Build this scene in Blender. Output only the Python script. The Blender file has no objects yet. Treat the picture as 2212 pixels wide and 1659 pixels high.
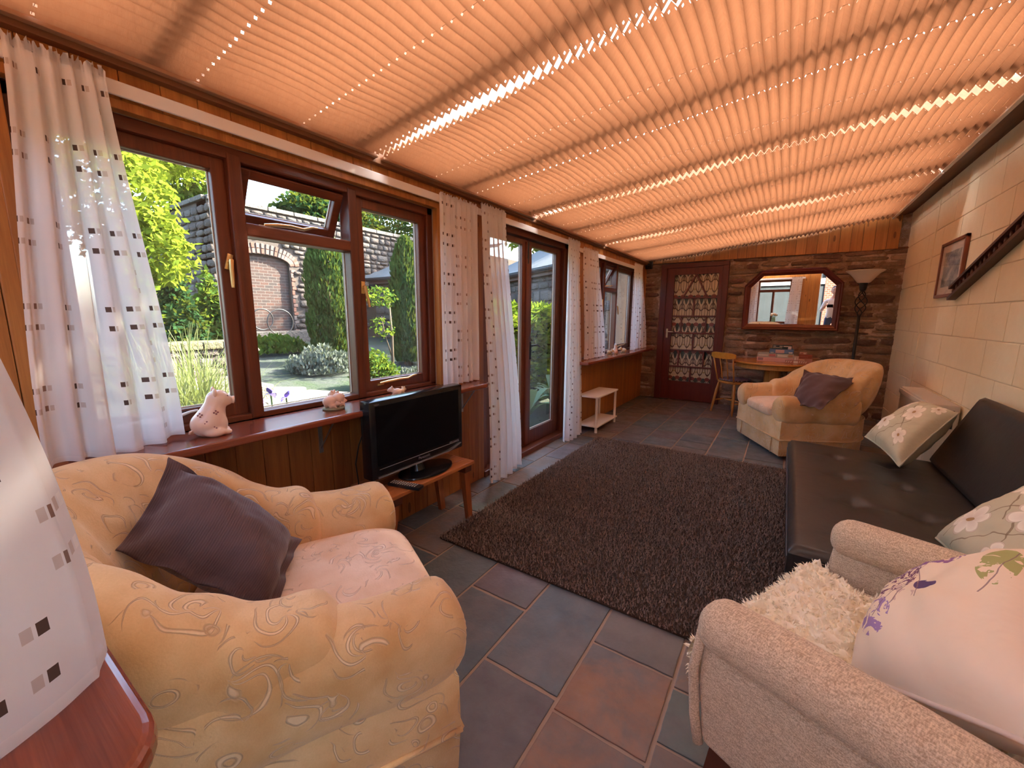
import bpy, bmesh, math, random
from mathutils import Vector, Matrix, Euler, noise
PI = math.pi
scene = bpy.context.scene
COL = scene.collection

# ------------------------------------------------------------------ camera
FPX, YAW, PITCH, ROLL = 884.9, 0.58613, 0.164416, 0.00563
CAM = Vector((0.0, 0.0, 1.25))
fwd = Vector((-math.sin(YAW)*math.cos(PITCH), math.cos(YAW)*math.cos(PITCH), -math.sin(PITCH)))
right0 = Vector((math.cos(YAW), math.sin(YAW), 0)); up0 = right0.cross(fwd)
right = right0*math.cos(ROLL)+up0*math.sin(ROLL); up = -right0*math.sin(ROLL)+up0*math.cos(ROLL)
cam_d = bpy.data.cameras.new('camera'); cam_d.sensor_fit = 'HORIZONTAL'; cam_d.sensor_width = 36.0
cam_d.lens = FPX/2212*36; cam_d.clip_start = 0.02; cam_d.clip_end = 200
cam = bpy.data.objects.new('camera', cam_d); COL.objects.link(cam)
m = Matrix((right, up, -fwd)).transposed().to_4x4(); m.translation = CAM; cam.matrix_world = m
scene.camera = cam

def at(px, py, ax, val):
    """point where the sight line of a photo pixel meets the plane ax = val"""
    d = fwd + right*((px-1106)/FPX) - up*((py-829.5)/FPX)
    i = 'xyz'.index(ax); t = (val-CAM[i])/d[i]
    return CAM + d*t

# ------------------------------------------------------------------ light
world = bpy.data.worlds.new('sky'); scene.world = world; world.use_nodes = True
wn = world.node_tree; bg = wn.nodes['Background']
sky = wn.nodes.new('ShaderNodeTexSky'); sky.sky_type = 'NISHITA'; sky.sun_disc = False
SUN = Vector((0.38, 0.72, 0.60)).normalized()
sky.sun_elevation = math.asin(SUN.z); sky.sun_rotation = math.atan2(SUN.x, SUN.y)
sky.altitude = 50; sky.air_density = 1.0; sky.dust_density = 3.0; sky.ozone_density = 1.0
wn.links.new(sky.outputs[0], bg.inputs[0]); bg.inputs[1].default_value = 0.19
sun_d = bpy.data.lights.new('sun', 'SUN'); sun_d.energy = 4.8; sun_d.angle = math.radians(1.2); sun_d.color = (1.0, 0.90, 0.74)
sun = bpy.data.objects.new('sun', sun_d); COL.objects.link(sun)
sun.rotation_euler = SUN.to_track_quat('Z', 'Y').to_euler(); sun.location = (6, 6, 9)
vs = scene.view_settings
vs.view_transform = 'Standard'; vs.look = 'None'; vs.gamma = 1.0; vs.use_curve_mapping = False; vs.exposure = 3.6
cy = scene.cycles
cy.use_denoising = True
try: cy.denoiser = 'OPENIMAGEDENOISE'
except Exception: pass
cy.max_bounces = 9; cy.diffuse_bounces = 5; cy.glossy_bounces = 4; cy.transmission_bounces = 5; cy.transparent_max_bounces = 16
cy.caustics_reflective = False; cy.caustics_refractive = False; cy.sample_clamp_indirect = 6.0

# ------------------------------------------------------------------ helpers
class MB:
    def __init__(s): s.v = []; s.f = []; s.uv = {}
    def add(s, vs, fs):
        b = len(s.v); s.v += [tuple(p) for p in vs]; s.f += [tuple(i+b for i in f) for f in fs]; return b
    def box(s, a, b):
        x0, y0, z0 = a; x1, y1, z1 = b
        s.add([(x0,y0,z0),(x1,y0,z0),(x1,y1,z0),(x0,y1,z0),(x0,y0,z1),(x1,y0,z1),(x1,y1,z1),(x0,y1,z1)],
              [(0,3,2,1),(4,5,6,7),(0,1,5,4),(1,2,6,5),(2,3,7,6),(3,0,4,7)]); return s
    def bbox(s, a, b, r=0.004):
        """box with chamfered edges"""
        bm = bmesh.new(); bmesh.ops.create_cube(bm, size=1.0)
        for v in bm.verts: v.co = Vector([(a[i]+b[i])/2 + v.co[i]*abs(b[i]-a[i]) for i in range(3)])
        bmesh.ops.bevel(bm, geom=list(bm.edges), offset=r, segments=2, profile=0.6, affect='EDGES')
        bm.verts.ensure_lookup_table(); bm.verts.index_update()
        s.add([v.co[:] for v in bm.verts], [[v.index for v in f.verts] for f in bm.faces]); bm.free(); return s
    def tube(s, pts, r, n=8, cap=True):
        pts = [Vector(p) for p in pts]; k = len(pts); rr = r if isinstance(r, (list, tuple)) else [r]*k
        tan = [(pts[min(i+1,k-1)]-pts[max(i-1,0)]).normalized() for i in range(k)]
        ref = Vector((0,0,1)) if abs(tan[0].z) < 0.9 else Vector((1,0,0))
        a = tan[0].cross(ref).normalized(); vs = []
        for i in range(k):
            a = (a - tan[i]*a.dot(tan[i])).normalized(); b = tan[i].cross(a)
            for j in range(n):
                t = 2*PI*j/n; vs.append(pts[i] + a*(math.cos(t)*rr[i]) + b*(math.sin(t)*rr[i]))
        fs = [(i*n+j, i*n+(j+1)%n, (i+1)*n+(j+1)%n, (i+1)*n+j) for i in range(k-1) for j in range(n)]
        if cap: fs += [tuple(range(n-1,-1,-1)), tuple((k-1)*n+j for j in range(n))]
        s.add(vs, fs); return s
    def lathe(s, prof, n=24, c=(0,0,0)):
        vs = []; k = len(prof)
        for r, z in prof:
            for j in range(n):
                t = 2*PI*j/n; vs.append((c[0]+r*math.cos(t), c[1]+r*math.sin(t), c[2]+z))
        fs = [(i*n+j, i*n+(j+1)%n, (i+1)*n+(j+1)%n, (i+1)*n+j) for i in range(k-1) for j in range(n)]
        fs += [tuple(range(n-1,-1,-1)), tuple((k-1)*n+j for j in range(n))]
        s.add(vs, fs); return s
    def prism(s, poly, a, b, ax='z'):
        """polygon (2-D) extruded from a to b along ax; the two polygon axes are the others in order"""
        def P(p, t): return {'x': (t,p[0],p[1]), 'y': (p[0],t,p[1]), 'z': (p[0],p[1],t)}[ax]
        n = len(poly)
        s.add([P(p,a) for p in poly]+[P(p,b) for p in poly],
              [tuple(range(n-1,-1,-1)), tuple(range(n,2*n))]+[(i,(i+1)%n,n+(i+1)%n,n+i) for i in range(n)]); return s
    def grid(s, fn, nu, nv, cu=False, cv=False, uvf=None):
        vs = []
        for i in range(nu):
            for j in range(nv): vs.append(fn(i/(nu if cu else nu-1), j/(nv if cv else nv-1)))
        fs = []
        for i in range(nu if cu else nu-1):
            for j in range(nv if cv else nv-1):
                i2, j2 = (i+1) % nu, (j+1) % nv
                fs.append((i*nv+j, i2*nv+j, i2*nv+j2, i*nv+j2))
        b = s.add(vs, fs)
        if uvf:
            for i in range(nu):
                for j in range(nv): s.uv[b+i*nv+j] = uvf(i/(nu-1), j/(nv-1))
        return s
    def mesh(s, name, m, smooth=False, fixn=True):
        me = bpy.data.meshes.new(name); me.from_pydata(s.v, [], s.f)
        if fixn:
            bm = bmesh.new(); bm.from_mesh(me); bmesh.ops.recalc_face_normals(bm, faces=bm.faces); bm.to_mesh(me); bm.free()
        if m: me.materials.append(m)
        if smooth:
            me.polygons.foreach_set('use_smooth', [True]*len(me.polygons))
        if s.uv:
            uvl = me.uv_layers.new(name='UVMap')
            for l in me.loops: uvl.data[l.index].uv = s.uv.get(l.vertex_index, (0,0))
        me.update(); return me
    def build(s, name, m, parent=None, smooth=False, loc=None, rot=None, fixn=True, sharp=None):
        me = s.mesh(name, m, smooth, fixn)
        if smooth and sharp is not None:
            try: me.set_sharp_from_angle(angle=math.radians(sharp))
            except Exception: pass
        return obj(name, me, parent, loc, rot)

def obj(name, data, parent=None, loc=None, rot=None, scale=None):
    o = bpy.data.objects.new(name, data); COL.objects.link(o)
    if parent: o.parent = parent
    if loc is not None: o.location = loc
    if rot is not None: o.rotation_euler = rot
    if scale is not None: o.scale = scale
    return o
def tag(o, label=None, cat=None, group=None, kind=None):
    if label: o['label'] = label
    if cat: o['category'] = cat
    if group: o['group'] = group
    if kind: o['kind'] = kind
    return o
def empty(name, loc, rz, label, cat, group=None):
    o = obj(name, None, None, loc, (0,0,rz)); o.empty_display_size = 0.1
    return tag(o, label, cat, group)
def struct(o): o['kind'] = 'structure'; return o
def sgn(x): return -1.0 if x < 0 else 1.0
def lerp(a, b, t): return a+(b-a)*t
def clamp(x, a=0.0, b=1.0): return max(a, min(b, x))
def smooth01(t): t = clamp(t); return t*t*(3-2*t)
def fbm(p, o=3): return noise.fractal(Vector(p), 1.0, 2.0, o)
def interp(tab, x):
    if x <= tab[0][0]: return tab[0][1]
    for (a, va), (b, vb) in zip(tab, tab[1:]):
        if x <= b: return lerp(va, vb, (x-a)/(b-a))
    return tab[-1][1]
def subsurf(o, lv=1):
    md = o.modifiers.new('sub', 'SUBSURF'); md.levels = lv; md.render_levels = lv; return o
def clay(o, size=0.05, strength=0.01):
    t = bpy.data.textures.new('cl', 'CLOUDS'); t.noise_scale = size
    md = o.modifiers.new('d', 'DISPLACE'); md.texture = t; md.strength = strength; return o

# ------------------------------------------------------------------ materials
class NT:
    def __init__(s, name):
        s.m = bpy.data.materials.new(name); s.m.use_nodes = True; s.t = s.m.node_tree
        s.b = s.t.nodes['Principled BSDF']; s.out = s.t.nodes['Material Output']
    def n(s, typ, ins=None, **kw):
        nd = s.t.nodes.new('ShaderNode'+typ)
        for k, v in kw.items(): setattr(nd, k, v)
        for k, v in (ins or {}).items(): s.set(nd, k, v)
        return nd
    def set(s, nd, k, v):
        i = nd.inputs[k]
        if isinstance(v, bpy.types.NodeSocket): s.t.links.new(v, i)
        elif isinstance(v, bpy.types.Node): s.t.links.new(v.outputs[0], i)
        else:
            if isinstance(v, (tuple, list)) and len(v) == 3 and i.type == 'RGBA': v = (*v, 1)
            i.default_value = v
    def math(s, op, a, b=0.0, c=None, clampit=False):
        nd = s.n('Math', {0: a, 1: b}, operation=op, use_clamp=clampit)
        if c is not None: s.set(nd, 2, c)
        return nd.outputs[0]
    def ramp(s, fac, stops, interp='LINEAR'):
        nd = s.n('ValToRGB', {0: fac}); cr = nd.color_ramp; cr.interpolation = interp
        while len(cr.elements) < len(stops): cr.elements.new(0.5)
        for e, (p, c) in zip(cr.elements, stops): e.position = p; e.color = (*c, 1) if len(c) == 3 else c
        return nd.outputs[0]
    def mix(s, fac, a, b, blend='MIX'):
        nd = s.n('Mix', None, data_type='RGBA', blend_type=blend)
        s.set(nd, 0, fac); s.set(nd, 6, a); s.set(nd, 7, b); return nd.outputs[2]
    def noise(s, vec, scale=5, detail=4, rough=0.55, dist=0.0):
        nd = s.n('TexNoise', {'Scale': scale, 'Detail': detail, 'Roughness': rough, 'Distortion': dist})
        if vec is not None: s.set(nd, 'Vector', vec)
        return nd.outputs['Fac']
    def scaled(s, vec, sc=(1,1,1), loc=(0,0,0)):
        return s.n('Mapping', {'Vector': vec, 'Scale': sc, 'Location': loc}).outputs[0]
    def pos(s, shift=True):
        """world position, moved by a random amount for each object"""
        p = s.n('NewGeometry').outputs['Position']
        if not shift: return p
        r = s.n('ObjectInfo').outputs['Random']
        k = s.math('MULTIPLY', r, 37.0)
        cv = s.n('CombineXYZ', {0: k, 1: k, 2: k})
        return s.n('VectorMath', {0: p, 1: cv.outputs[0]}, operation='ADD').outputs[0]
    def oc(s): return s.n('TexCoord').outputs['Object']
    def uv(s): return s.n('TexCoord').outputs['UV']
    def rnd(s): return s.n('ObjectInfo').outputs['Random']
    def ocol(s): return s.n('ObjectInfo').outputs['Color']
    def bump(s, h, strength=0.3, dist=0.01):
        b = s.n('Bump', {'Height': h, 'Strength': strength, 'Distance': dist}); s.set(s.b, 'Normal', b.outputs[0]); return b
    def fin(s, col=None, rough=None, spec=None, metal=None, **kw):
        if col is not None: s.set(s.b, 'Base Color', col)
        if rough is not None: s.set(s.b, 'Roughness', rough)
        if spec is not None: s.set(s.b, 'Specular IOR Level', spec)
        if metal is not None: s.set(s.b, 'Metallic', metal)
        for k, v in kw.items(): s.set(s.b, k, v)
        return s.m

def plain(name, col, rough=0.5, spec=0.5, metal=0.0, vary=0.0, bump=0.0, bscale=60):
    N = NT(name); c = col
    if vary:
        f = N.noise(N.pos(), 6, 3); c = N.mix(f, tuple(x*(1-vary) for x in col), tuple(min(1, x*(1+vary)) for x in col))
    if bump: N.bump(N.noise(N.pos(), bscale, 3), bump, 0.003)
    return N.fin(c, rough, spec, metal)

def wood(name, dark, lite, axis='z', rough=0.45, grain=9.0, knots=False, spec=0.5, cl=0.0):
    N = NT(name); p = N.pos()
    sc = {'x': (0.7, grain, grain), 'y': (grain, 0.7, grain), 'z': (grain, grain, 0.7)}[axis]
    v = N.scaled(p, sc)
    f1 = N.noise(v, 2.2, 5, 0.6, 0.6); f2 = N.noise(N.scaled(p, tuple(x*6 for x in sc)), 2.5, 3)
    f = N.math('ADD', N.math('MULTIPLY', f1, 0.75), N.math('MULTIPLY', f2, 0.25))
    tone = N.math('ADD', f, N.math('MULTIPLY', N.math('SUBTRACT', N.rnd(), 0.5), 0.22))
    c = N.ramp(tone, [(0.25, dark), (0.72, lite)])
    if knots:
        vor = N.n('TexVoronoi', {'Vector': N.scaled(p, {'z': (7,7,2.2), 'y': (7,2.2,7), 'x': (2.2,7,7)}[axis]), 'Scale': 1.0, 'Randomness': 1.0})
        k = N.math('LESS_THAN', vor.outputs['Distance'], 0.085)
        c = N.mix(N.math('MULTIPLY', k, 0.75), c, tuple(x*0.35 for x in dark))
    N.bump(f2, 0.12, 0.002)
    kw = {'Coat Weight': cl, 'Coat Roughness': 0.15} if cl else {}
    return N.fin(c, rough, spec, **kw)

def clear_glass(name, tint=(1,1,1), refl=1.0, haze=0.0):
    N = NT(name); t = N.t; t.nodes.remove(N.b)
    tr = N.n('BsdfTransparent', {'Color': tint}); gl = N.n('BsdfGlossy', {'Color': (1,1,1), 'Roughness': 0.01})
    fr = N.n('Fresnel', {'IOR': 1.45})
    g2 = N.n('NewGeometry').outputs['Backfacing']
    fac = N.math('MULTIPLY', fr.outputs[0], refl, clampit=True)
    fac = N.math('MULTIPLY', fac, N.math('SUBTRACT', 1.0, g2))
    mx = N.n('MixShader', {0: fac, 1: tr.outputs[0], 2: gl.outputs[0]})
    if haze:
        df = N.n('BsdfDiffuse', {'Color': (0.8,0.85,0.9)})
        mx = N.n('MixShader', {0: N.math('MULTIPLY', N.noise(N.pos(), 5, 4), haze), 1: mx.outputs[0], 2: df.outputs[0]})
    t.links.new(mx.outputs[0], N.out.inputs[0]); return N.m

pine = wood('pine_boards', (0.30,0.095,0.018), (0.62,0.26,0.062), 'z', 0.42, 14, True)
pine_low = wood('stained_pine_boards', (0.19,0.055,0.014), (0.42,0.145,0.035), 'z', 0.4, 14, True)
oak_dado = wood('veneer_panel', (0.25,0.085,0.016), (0.52,0.20,0.045), 'z', 0.4, 22)
mahog_z = wood('mahogany_upright', (0.07,0.016,0.007), (0.19,0.048,0.018), 'z', 0.35, 20)
mahog_y = wood('mahogany_rail', (0.07,0.016,0.007), (0.19,0.048,0.018), 'y', 0.35, 20)
mahog_x = wood('mahogany_cross', (0.10,0.022,0.009), (0.26,0.07,0.026), 'x', 0.35, 20)
sill_wood_y = wood('polished_sill_wood', (0.13,0.022,0.010), (0.33,0.075,0.030), 'y', 0.22, 22, cl=0.5)
sill_wood_x = wood('polished_sill_wood_across', (0.13,0.022,0.010), (0.33,0.075,0.030), 'x', 0.22, 22, cl=0.5)
door_red = wood('dark_red_door_wood', (0.075,0.011,0.008), (0.15,0.025,0.016), 'z', 0.38, 20)
beam_wood = wood('beam_wood', (0.10,0.035,0.012), (0.22,0.085,0.03), 'y', 0.6, 16)
teak_y = wood('teak_y', (0.26,0.07,0.02), (0.50,0.17,0.05), 'y', 0.35, 18)
teak_z = wood('teak_z', (0.24,0.06,0.018), (0.44,0.14,0.042), 'z', 0.35, 18)
oak_z = wood('honey_oak_z', (0.42,0.17,0.035), (0.68,0.32,0.08), 'z', 0.35, 20)
oak_x = wood('honey_oak_x', (0.42,0.16,0.03), (0.70,0.32,0.075), 'x', 0.22, 16, cl=0.3)
dark_leg = wood('dark_leg_wood', (0.05,0.014,0.007), (0.11,0.032,0.015), 'z', 0.35, 18)
white_pvc = plain('white_rail_paint', (0.82,0.78,0.74), 0.4)
brass = plain('brass', (0.85,0.62,0.28), 0.28, 0.5, 1.0)
black_metal = plain('black_iron', (0.012,0.012,0.014), 0.45)
black_gloss = plain('black_gloss_plastic', (0.008,0.008,0.009), 0.18)
black_plastic = plain('black_plastic', (0.015,0.015,0.016), 0.4)
screen_m = plain('tv_screen', (0.003,0.003,0.004), 0.28, 0.25)
silver = plain('silver_plastic', (0.5,0.5,0.52), 0.3, 0.5, 0.8)
cream_plastic = plain('cream_laminate', (0.90,0.84,0.74), 0.4)
steel = plain('grey_steel', (0.42,0.42,0.44), 0.35, 0.5, 0.9)
pane_glass = clear_glass('window_pane_glass', (0.97,0.99,0.98), 1.0, 0.05)
N = NT('opal_roof_sheet'); tr_ = N.n('BsdfTransparent', {'Color': (0.95,0.96,0.96)}); tl_ = N.n('BsdfTranslucent', {'Color': (0.93,0.94,0.93)}); mx_ = N.n('MixShader', {0: 0.96, 1: tr_.outputs[0], 2: tl_.outputs[0]}); N.t.links.new(mx_.outputs[0], N.out.inputs[0]); N.t.nodes.remove(N.b); roof_glass = N.m
# ------------------------------------------------------------------ room shell
XL, XR, YF, YB = -1.87, 1.06, 6.55, -0.16
def zb(x): return 2.065 + 0.117*(x+1.87)          # underside of the pleated blinds
def zr(x): return zb(x) + 0.235                    # roof glazing
rng = random.Random(7)

# --- floor: riven slate tiles
N = NT('slate_tile'); p = N.pos()
f1 = N.noise(p, 3.2, 6, 0.62, 0.4); f2 = N.noise(p, 9, 5, 0.6)
c = N.mix(N.ramp(f1, [(0.44, (0,0,0)), (0.62, (1,1,1))]), N.ocol(), (0.19,0.175,0.165))
rust = N.ramp(N.noise(p, 2.1, 6, 0.68, 0.8), [(0.60, (0,0,0)), (0.68, (1,1,1))])
c = N.mix(N.math('MULTIPLY', rust, 0.55), c, (0.34,0.17,0.085))
c = N.mix(N.math('MULTIPLY', f2, 0.5), c, (0.09,0.08,0.075), 'MULTIPLY')
N.bump(N.math('ADD', f2, N.noise(p, 40, 3)), 0.5, 0.006)
slate = N.fin(c, N.ramp(f2, [(0.3, (0.36,)*3), (0.7, (0.55,)*3)]), 0.45)
grout = plain('grout', (0.36,0.26,0.19), 0.85, 0.2, 0, 0.25, 0.5, 90)
fl = struct(MB().box((XL-0.10,YB-0.1,-0.09), (XR+0.1,YF+0.1,-0.006)).build('floor', grout))
tile_me = {}
def tile_mesh(k):
    if k not in tile_me:
        r = random.Random(k); b = MB(); n = 10; pts = []
        for i in range(4*n):
            s_, t = divmod(i, n); t = t/n
            x, y = [(t-.5,-.5), (.5,t-.5), (.5-t,.5), (-.5,.5-t)][s_]
            pts.append((x*(1-0.012*r.random()), y*(1-0.012*r.random())))
        m_ = len(pts)
        vs = [(x,y,-0.012) for x,y in pts]+[(x*0.995,y*0.995,-0.0012) for x,y in pts]+[(x*0.975,y*0.975,0.0) for x,y in pts]
        fs = [(j*m_+i, j*m_+(i+1)%m_, (j+1)*m_+(i+1)%m_, (j+1)*m_+i) for j in range(2) for i in range(m_)]+[tuple(2*m_+i for i in range(m_))]
        b.add(vs, fs); tile_me[k] = b.mesh('slate_tile', slate)
    return tile_me[k]
SL = [(0.13,0.165,0.175), (0.15,0.17,0.17), (0.19,0.145,0.14), (0.23,0.155,0.12), (0.115,0.135,0.145), (0.17,0.155,0.165), (0.26,0.175,0.12), (0.145,0.175,0.155)]
xl = [XL-0.08, -1.722, -1.420, -1.121, -0.820, -0.516, -0.212, 0.09, 0.393, 0.696, 1.0, 1.12]
fixed = {1: [3.136, 3.62], 3: [1.355, 1.86, 4.33, 4.65, 4.93, 5.25, 5.56, 6.10], 4: [0.55, 1.06, 1.62, 4.354, 4.65, 4.96, 5.205, 5.559, 6.16], 5: [0.72, 1.355, 1.8, 4.013, 4.71, 5.1, 5.6, 6.1],
         2: [1.02, 1.60, 4.02, 4.68, 4.922, 5.4, 5.82, 6.40], 6: [0.8, 1.32, 1.9, 4.1, 4.6, 5.2]}
special = {(5,1): (0.34,0.185,0.12), (4,2): (0.14,0.165,0.175), (3,1): (0.20,0.155,0.155), (4,1): (0.16,0.14,0.145), (5,2): (0.19,0.17,0.15), (3,0): (0.13,0.155,0.165)}
ntile = 0
for i in range(len(xl)-1):
    ys = [YB-0.1]; fx = sorted(fixed.get(i, [])); y = ys[0]
    while y < YF+0.08:
        nx = y + rng.choice([0.30,0.42,0.5,0.6])
        c_ = [q for q in fx if q > y+0.05]
        if c_ and nx > c_[0]-0.2: nx = c_[0]
        y = min(nx, YF+0.08); ys.append(y)
        if YF+0.08-y < 0.12: break
    if ys[-1] < YF+0.08: ys.append(YF+0.08)
    cnt = 0
    for a, b in zip(ys, ys[1:]):
        o = obj('slate_tile', tile_mesh(rng.randrange(5)), fl, ((xl[i]+xl[i+1])/2, (a+b)/2, rng.uniform(-0.0015,0.0005)), None, (xl[i+1]-xl[i]-0.010, b-a-0.010, 1))
        k = sum(1 for q in fx if q <= a+0.01)
        cc = special.get((i,k)) if (a < 2) else None
        cc = cc or rng.choice(SL); o.color = (*cc, 1); ntile += 1

# --- right wall: painted concrete blocks
N = NT('cream_painted_block'); p = N.pos()
f = N.noise(p, 14, 5, 0.6); g = N.noise(p, 150, 3, 0.7)
c = N.mix(f, (0.84,0.69,0.46), (0.92,0.78,0.56)); N.bump(N.math('ADD', f, g), 0.55, 0.004)
block_m = N.fin(c, 0.85, 0.2)
N = NT('cream_painted_mortar'); N.bump(N.noise(N.pos(False), 60, 4), 0.6, 0.004); mortar_m = N.fin((0.70,0.56,0.39), 0.9, 0.1)
ZR = lambda x: zr(x)+0.02
wr = struct(MB().box((XR+0.006,YB-0.1,-0.05), (XR+0.16,YF+0.1,2.62)).build('wall_right', mortar_m))
bl = MB().bbox((-0.01,-0.5,-0.5), (0.01,0.5,0.5), 0.004)
bme = bl.mesh('block', block_m)
# the chamfer must not be stretched: build the block at true size instead
def block_mesh(L, H): return MB().bbox((-0.03,-L/2,-H/2), (0.002,L/2,H/2), 0.005).mesh('block', block_m)
bm_full, bm_half = block_mesh(0.4495, 0.2265), block_mesh(0.2215, 0.2265)
for k in range(11):
    z = -0.039+0.231*(k+0.5); y = YB-0.1 + (0.225 if k % 2 else 0.0)
    if k % 2: obj('block', bm_half, wr, (XR+0.030, YB-0.1+0.11, z))
    while y < YF:
        if abs((y+0.227)-5.45) > 0.26 or True:
            obj('block', bm_full, wr, (XR+0.030+rng.uniform(-0.001,0.001), y+0.227, z))
        y += 0.4545
MB().bbox((XR-0.006,5.435,0.0), (XR+0.02,5.472,2.5), 0.003).build('cover_strip', block_m, wr)
# roof plate along the right wall
st = MB().prism([(0.90,2.385),(XR+0.02,2.430),(XR+0.02,2.60),(0.90,2.56)], YB-0.1, YF+0.1, 'y').build('ceiling_beam', beam_wood); struct(st)
# --- far wall: rubble stone
N = NT('rubble_stone'); p = N.pos()
f = N.noise(p, 9, 6, 0.65, 0.5); g = N.noise(p, 45, 4, 0.65)
c = N.mix(N.ramp(f, [(0.48, (0,0,0)), (0.72, (0.6,0.6,0.6))]), N.ocol(), (0.52,0.37,0.26))
c = N.mix(N.math('MULTIPLY', g, 0.45), c, (0.20,0.13,0.09), 'MULTIPLY')
N.bump(N.math('ADD', f, g), 1.0, 0.02); stone_m = N.fin(c, 0.9, 0.15)
N = NT('earth_mortar'); p = N.pos(False); f = N.noise(p, 12, 6, 0.65); g = N.noise(p, 70, 4)
c = N.ramp(f, [(0.3, (0.28,0.175,0.115)), (0.7, (0.46,0.31,0.21))])
c = N.mix(N.ramp(N.noise(p, 4.5, 5, 0.7), [(0.52, (0,0,0)), (0.62, (1,1,1))]), c, (0.66,0.50,0.40))
N.bump(N.math('ADD', f, g), 0.8, 0.015); earth_m = N.fin(c, 0.95, 0.1)
def stone_mesh(w, h, seed, m_, d=0.022, n=14):
    r = random.Random(seed); b = MB(); pts = []; ex = r.uniform(3.5, 8.0)
    for i in range(n):
        t = 2*PI*(i+0.5)/n; cx, sx = math.cos(t), math.sin(t)
        k = (abs(cx)**ex+abs(sx)**ex)**(-1/ex)*r.uniform(0.86, 1.03)
        pts.append((cx*k*w/2, sx*k*h/2))
    vs = [(x,0.01,z) for x,z in pts]+[(x*0.99,-d*0.55,z*0.99) for x,z in pts]+[(x*0.84,-d*r.uniform(0.8,1.15),z*0.82) for x,z in pts]+[(r.uniform(-.1,.1)*w,-d*1.1,r.uniform(-.1,.1)*h)]
    fs = [(j*n+i, j*n+(i+1)%n, (j+1)*n+(i+1)%n, (j+1)*n+i) for j in range(2) for i in range(n)]+[(2*n+i, 2*n+(i+1)%n, 3*n) for i in range(n)]
    b.add(vs, fs); me = b.mesh('stone', m_, True)
    return me
wf = struct(MB().box((-2.1,YF,-0.05), (XR+0.15,YF+0.25,2.62)).build('wall_far', earth_m))
STC = [(0.42,0.28,0.20), (0.33,0.20,0.14), (0.50,0.34,0.24), (0.26,0.155,0.115), (0.44,0.25,0.18), (0.60,0.42,0.30), (0.36,0.26,0.19), (0.30,0.17,0.13)]
z = 0.0; sd = 0
while z < 2.03:
    h = min(rng.choice([0.045,0.06,0.075,0.09,0.11,0.15]), 2.045-z)
    x = -1.98 + rng.uniform(-0.1,0.1)
    while x < XR+0.05:
        w = rng.uniform(0.14, 0.46)*(0.8 if h > 0.11 else 1.1)
        if x+w > -1.66 and x < -0.73 and z < 2.02:      # door opening
            if x < -1.66 and -1.66-x > 0.09: w = -1.66-x
            else: x = -0.73; continue
        hh = h*rng.uniform(0.66,1.0); sd += 1
        o = obj('stone', stone_mesh(w-0.014, hh-0.004, sd, stone_m, rng.uniform(0.012,0.030)), wf, (x+w/2, YF, z+h/2+rng.uniform(-0.012,0.012)), (0,rng.uniform(-0.05,0.05),0))
        o.color = (*rng.choice(STC), 1); x += w
    z += h
# matchboard cladding above the stone
cl = 0
for k in range(-11, 17):
    x0 = -0.761+0.1085*k; x1 = x0+0.1065
    if x1 > XR+0.02: break
    b = MB(); b.bbox((x0,YF-0.045,2.035), (x1,YF-0.027,zr((x0+x1)/2)-0.01), 0.004)
    b.build('cladding_board', pine, wf)
MB().box((-1.98,YF-0.03,2.035), (XR+0.02,YF-0.002,2.055)).build('cladding_batten', beam_wood, wf)

# --- window wall: tongue and groove boards in front of a timber stud wall
OPEN = [(0.255,1.965,0.80,1.905), (2.43,3.88,-0.02,1.962), (4.42,6.08,0.785,1.935)]
wl = MB()
ys = [YB-0.1, 0.255, 1.965, 2.43, 3.88, 4.42, 6.08, YF+0.1]
stud = plain('stud_wall_render', (0.45,0.36,0.28), 0.9, 0.2, 0, 0.2, 0.3)
for i in range(7):
    a, b_ = ys[i], ys[i+1]
    op = [o for o in OPEN if abs(o[0]-a) < 1e-6]
    if op:
        if op[0][2] > 0.1: wl.box((XL-0.13,a,-0.05), (XL-0.018,b_,op[0][2]))
        wl.box((XL-0.13,a,op[0][3]), (XL-0.018,b_,2.30))
    else: wl.box((XL-0.13,a,-0.05), (XL-0.018,b_,2.30))
wl = struct(wl.build('wall_left', stud))
def board(y0, y1, z0, z1, m_):
    if y1-y0 > 0.012 and z1-z0 > 0.02:
        MB().bbox((XL-0.018,y0+0.0006,z0), (XL,y1-0.0006,z1), 0.0045).build('board', m_, wl)
k = -5; TOPZ = 2.075
while True:
    y0 = 0.297+0.1083*k; y1 = y0+0.1083; k += 1
    if y0 > YF: break
    y0c, y1c = max(y0, YB), min(y1, YF)
    cuts = sorted({y0c, y1c} | {e for o in OPEN for e in (o[0],o[1]) if y0c < e < y1c} | ({3.735} if y0c < 3.735 < y1c else set()))
    for a, b_ in zip(cuts, cuts[1:]):
        mid = (a+b_)/2; op = [o for o in OPEN if o[0] < mid < o[1]]
        low = pine_low
        if op:
            if op[0][2] > 0.1 and op[0][0] < 2: board(a, b_, 0.0, 0.775, low)
            board(a, b_, op[0][3]+0.004, TOPZ, pine)
        elif mid > 4.0: board(a, b_, 0.80, TOPZ, pine)
        elif mid < 2.28:
            board(a, b_, 0.0, 0.78, low); board(a, b_, 0.78, TOPZ, pine)
        else: board(a, b_, 0.0, TOPZ, low if mid < 2.45 else pine)
# fluted veneer under the far sill
nfl = 44
for i in range(nfl):
    a = 3.885+(YF-3.885)*i/nfl; b_ = 3.885+(YF-3.885)*(i+1)/nfl
    MB().bbox((XL-0.022,a,0.0), (XL-0.002,b_,0.76), 0.002).build('panel_strip', oak_dado, wl)
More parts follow.
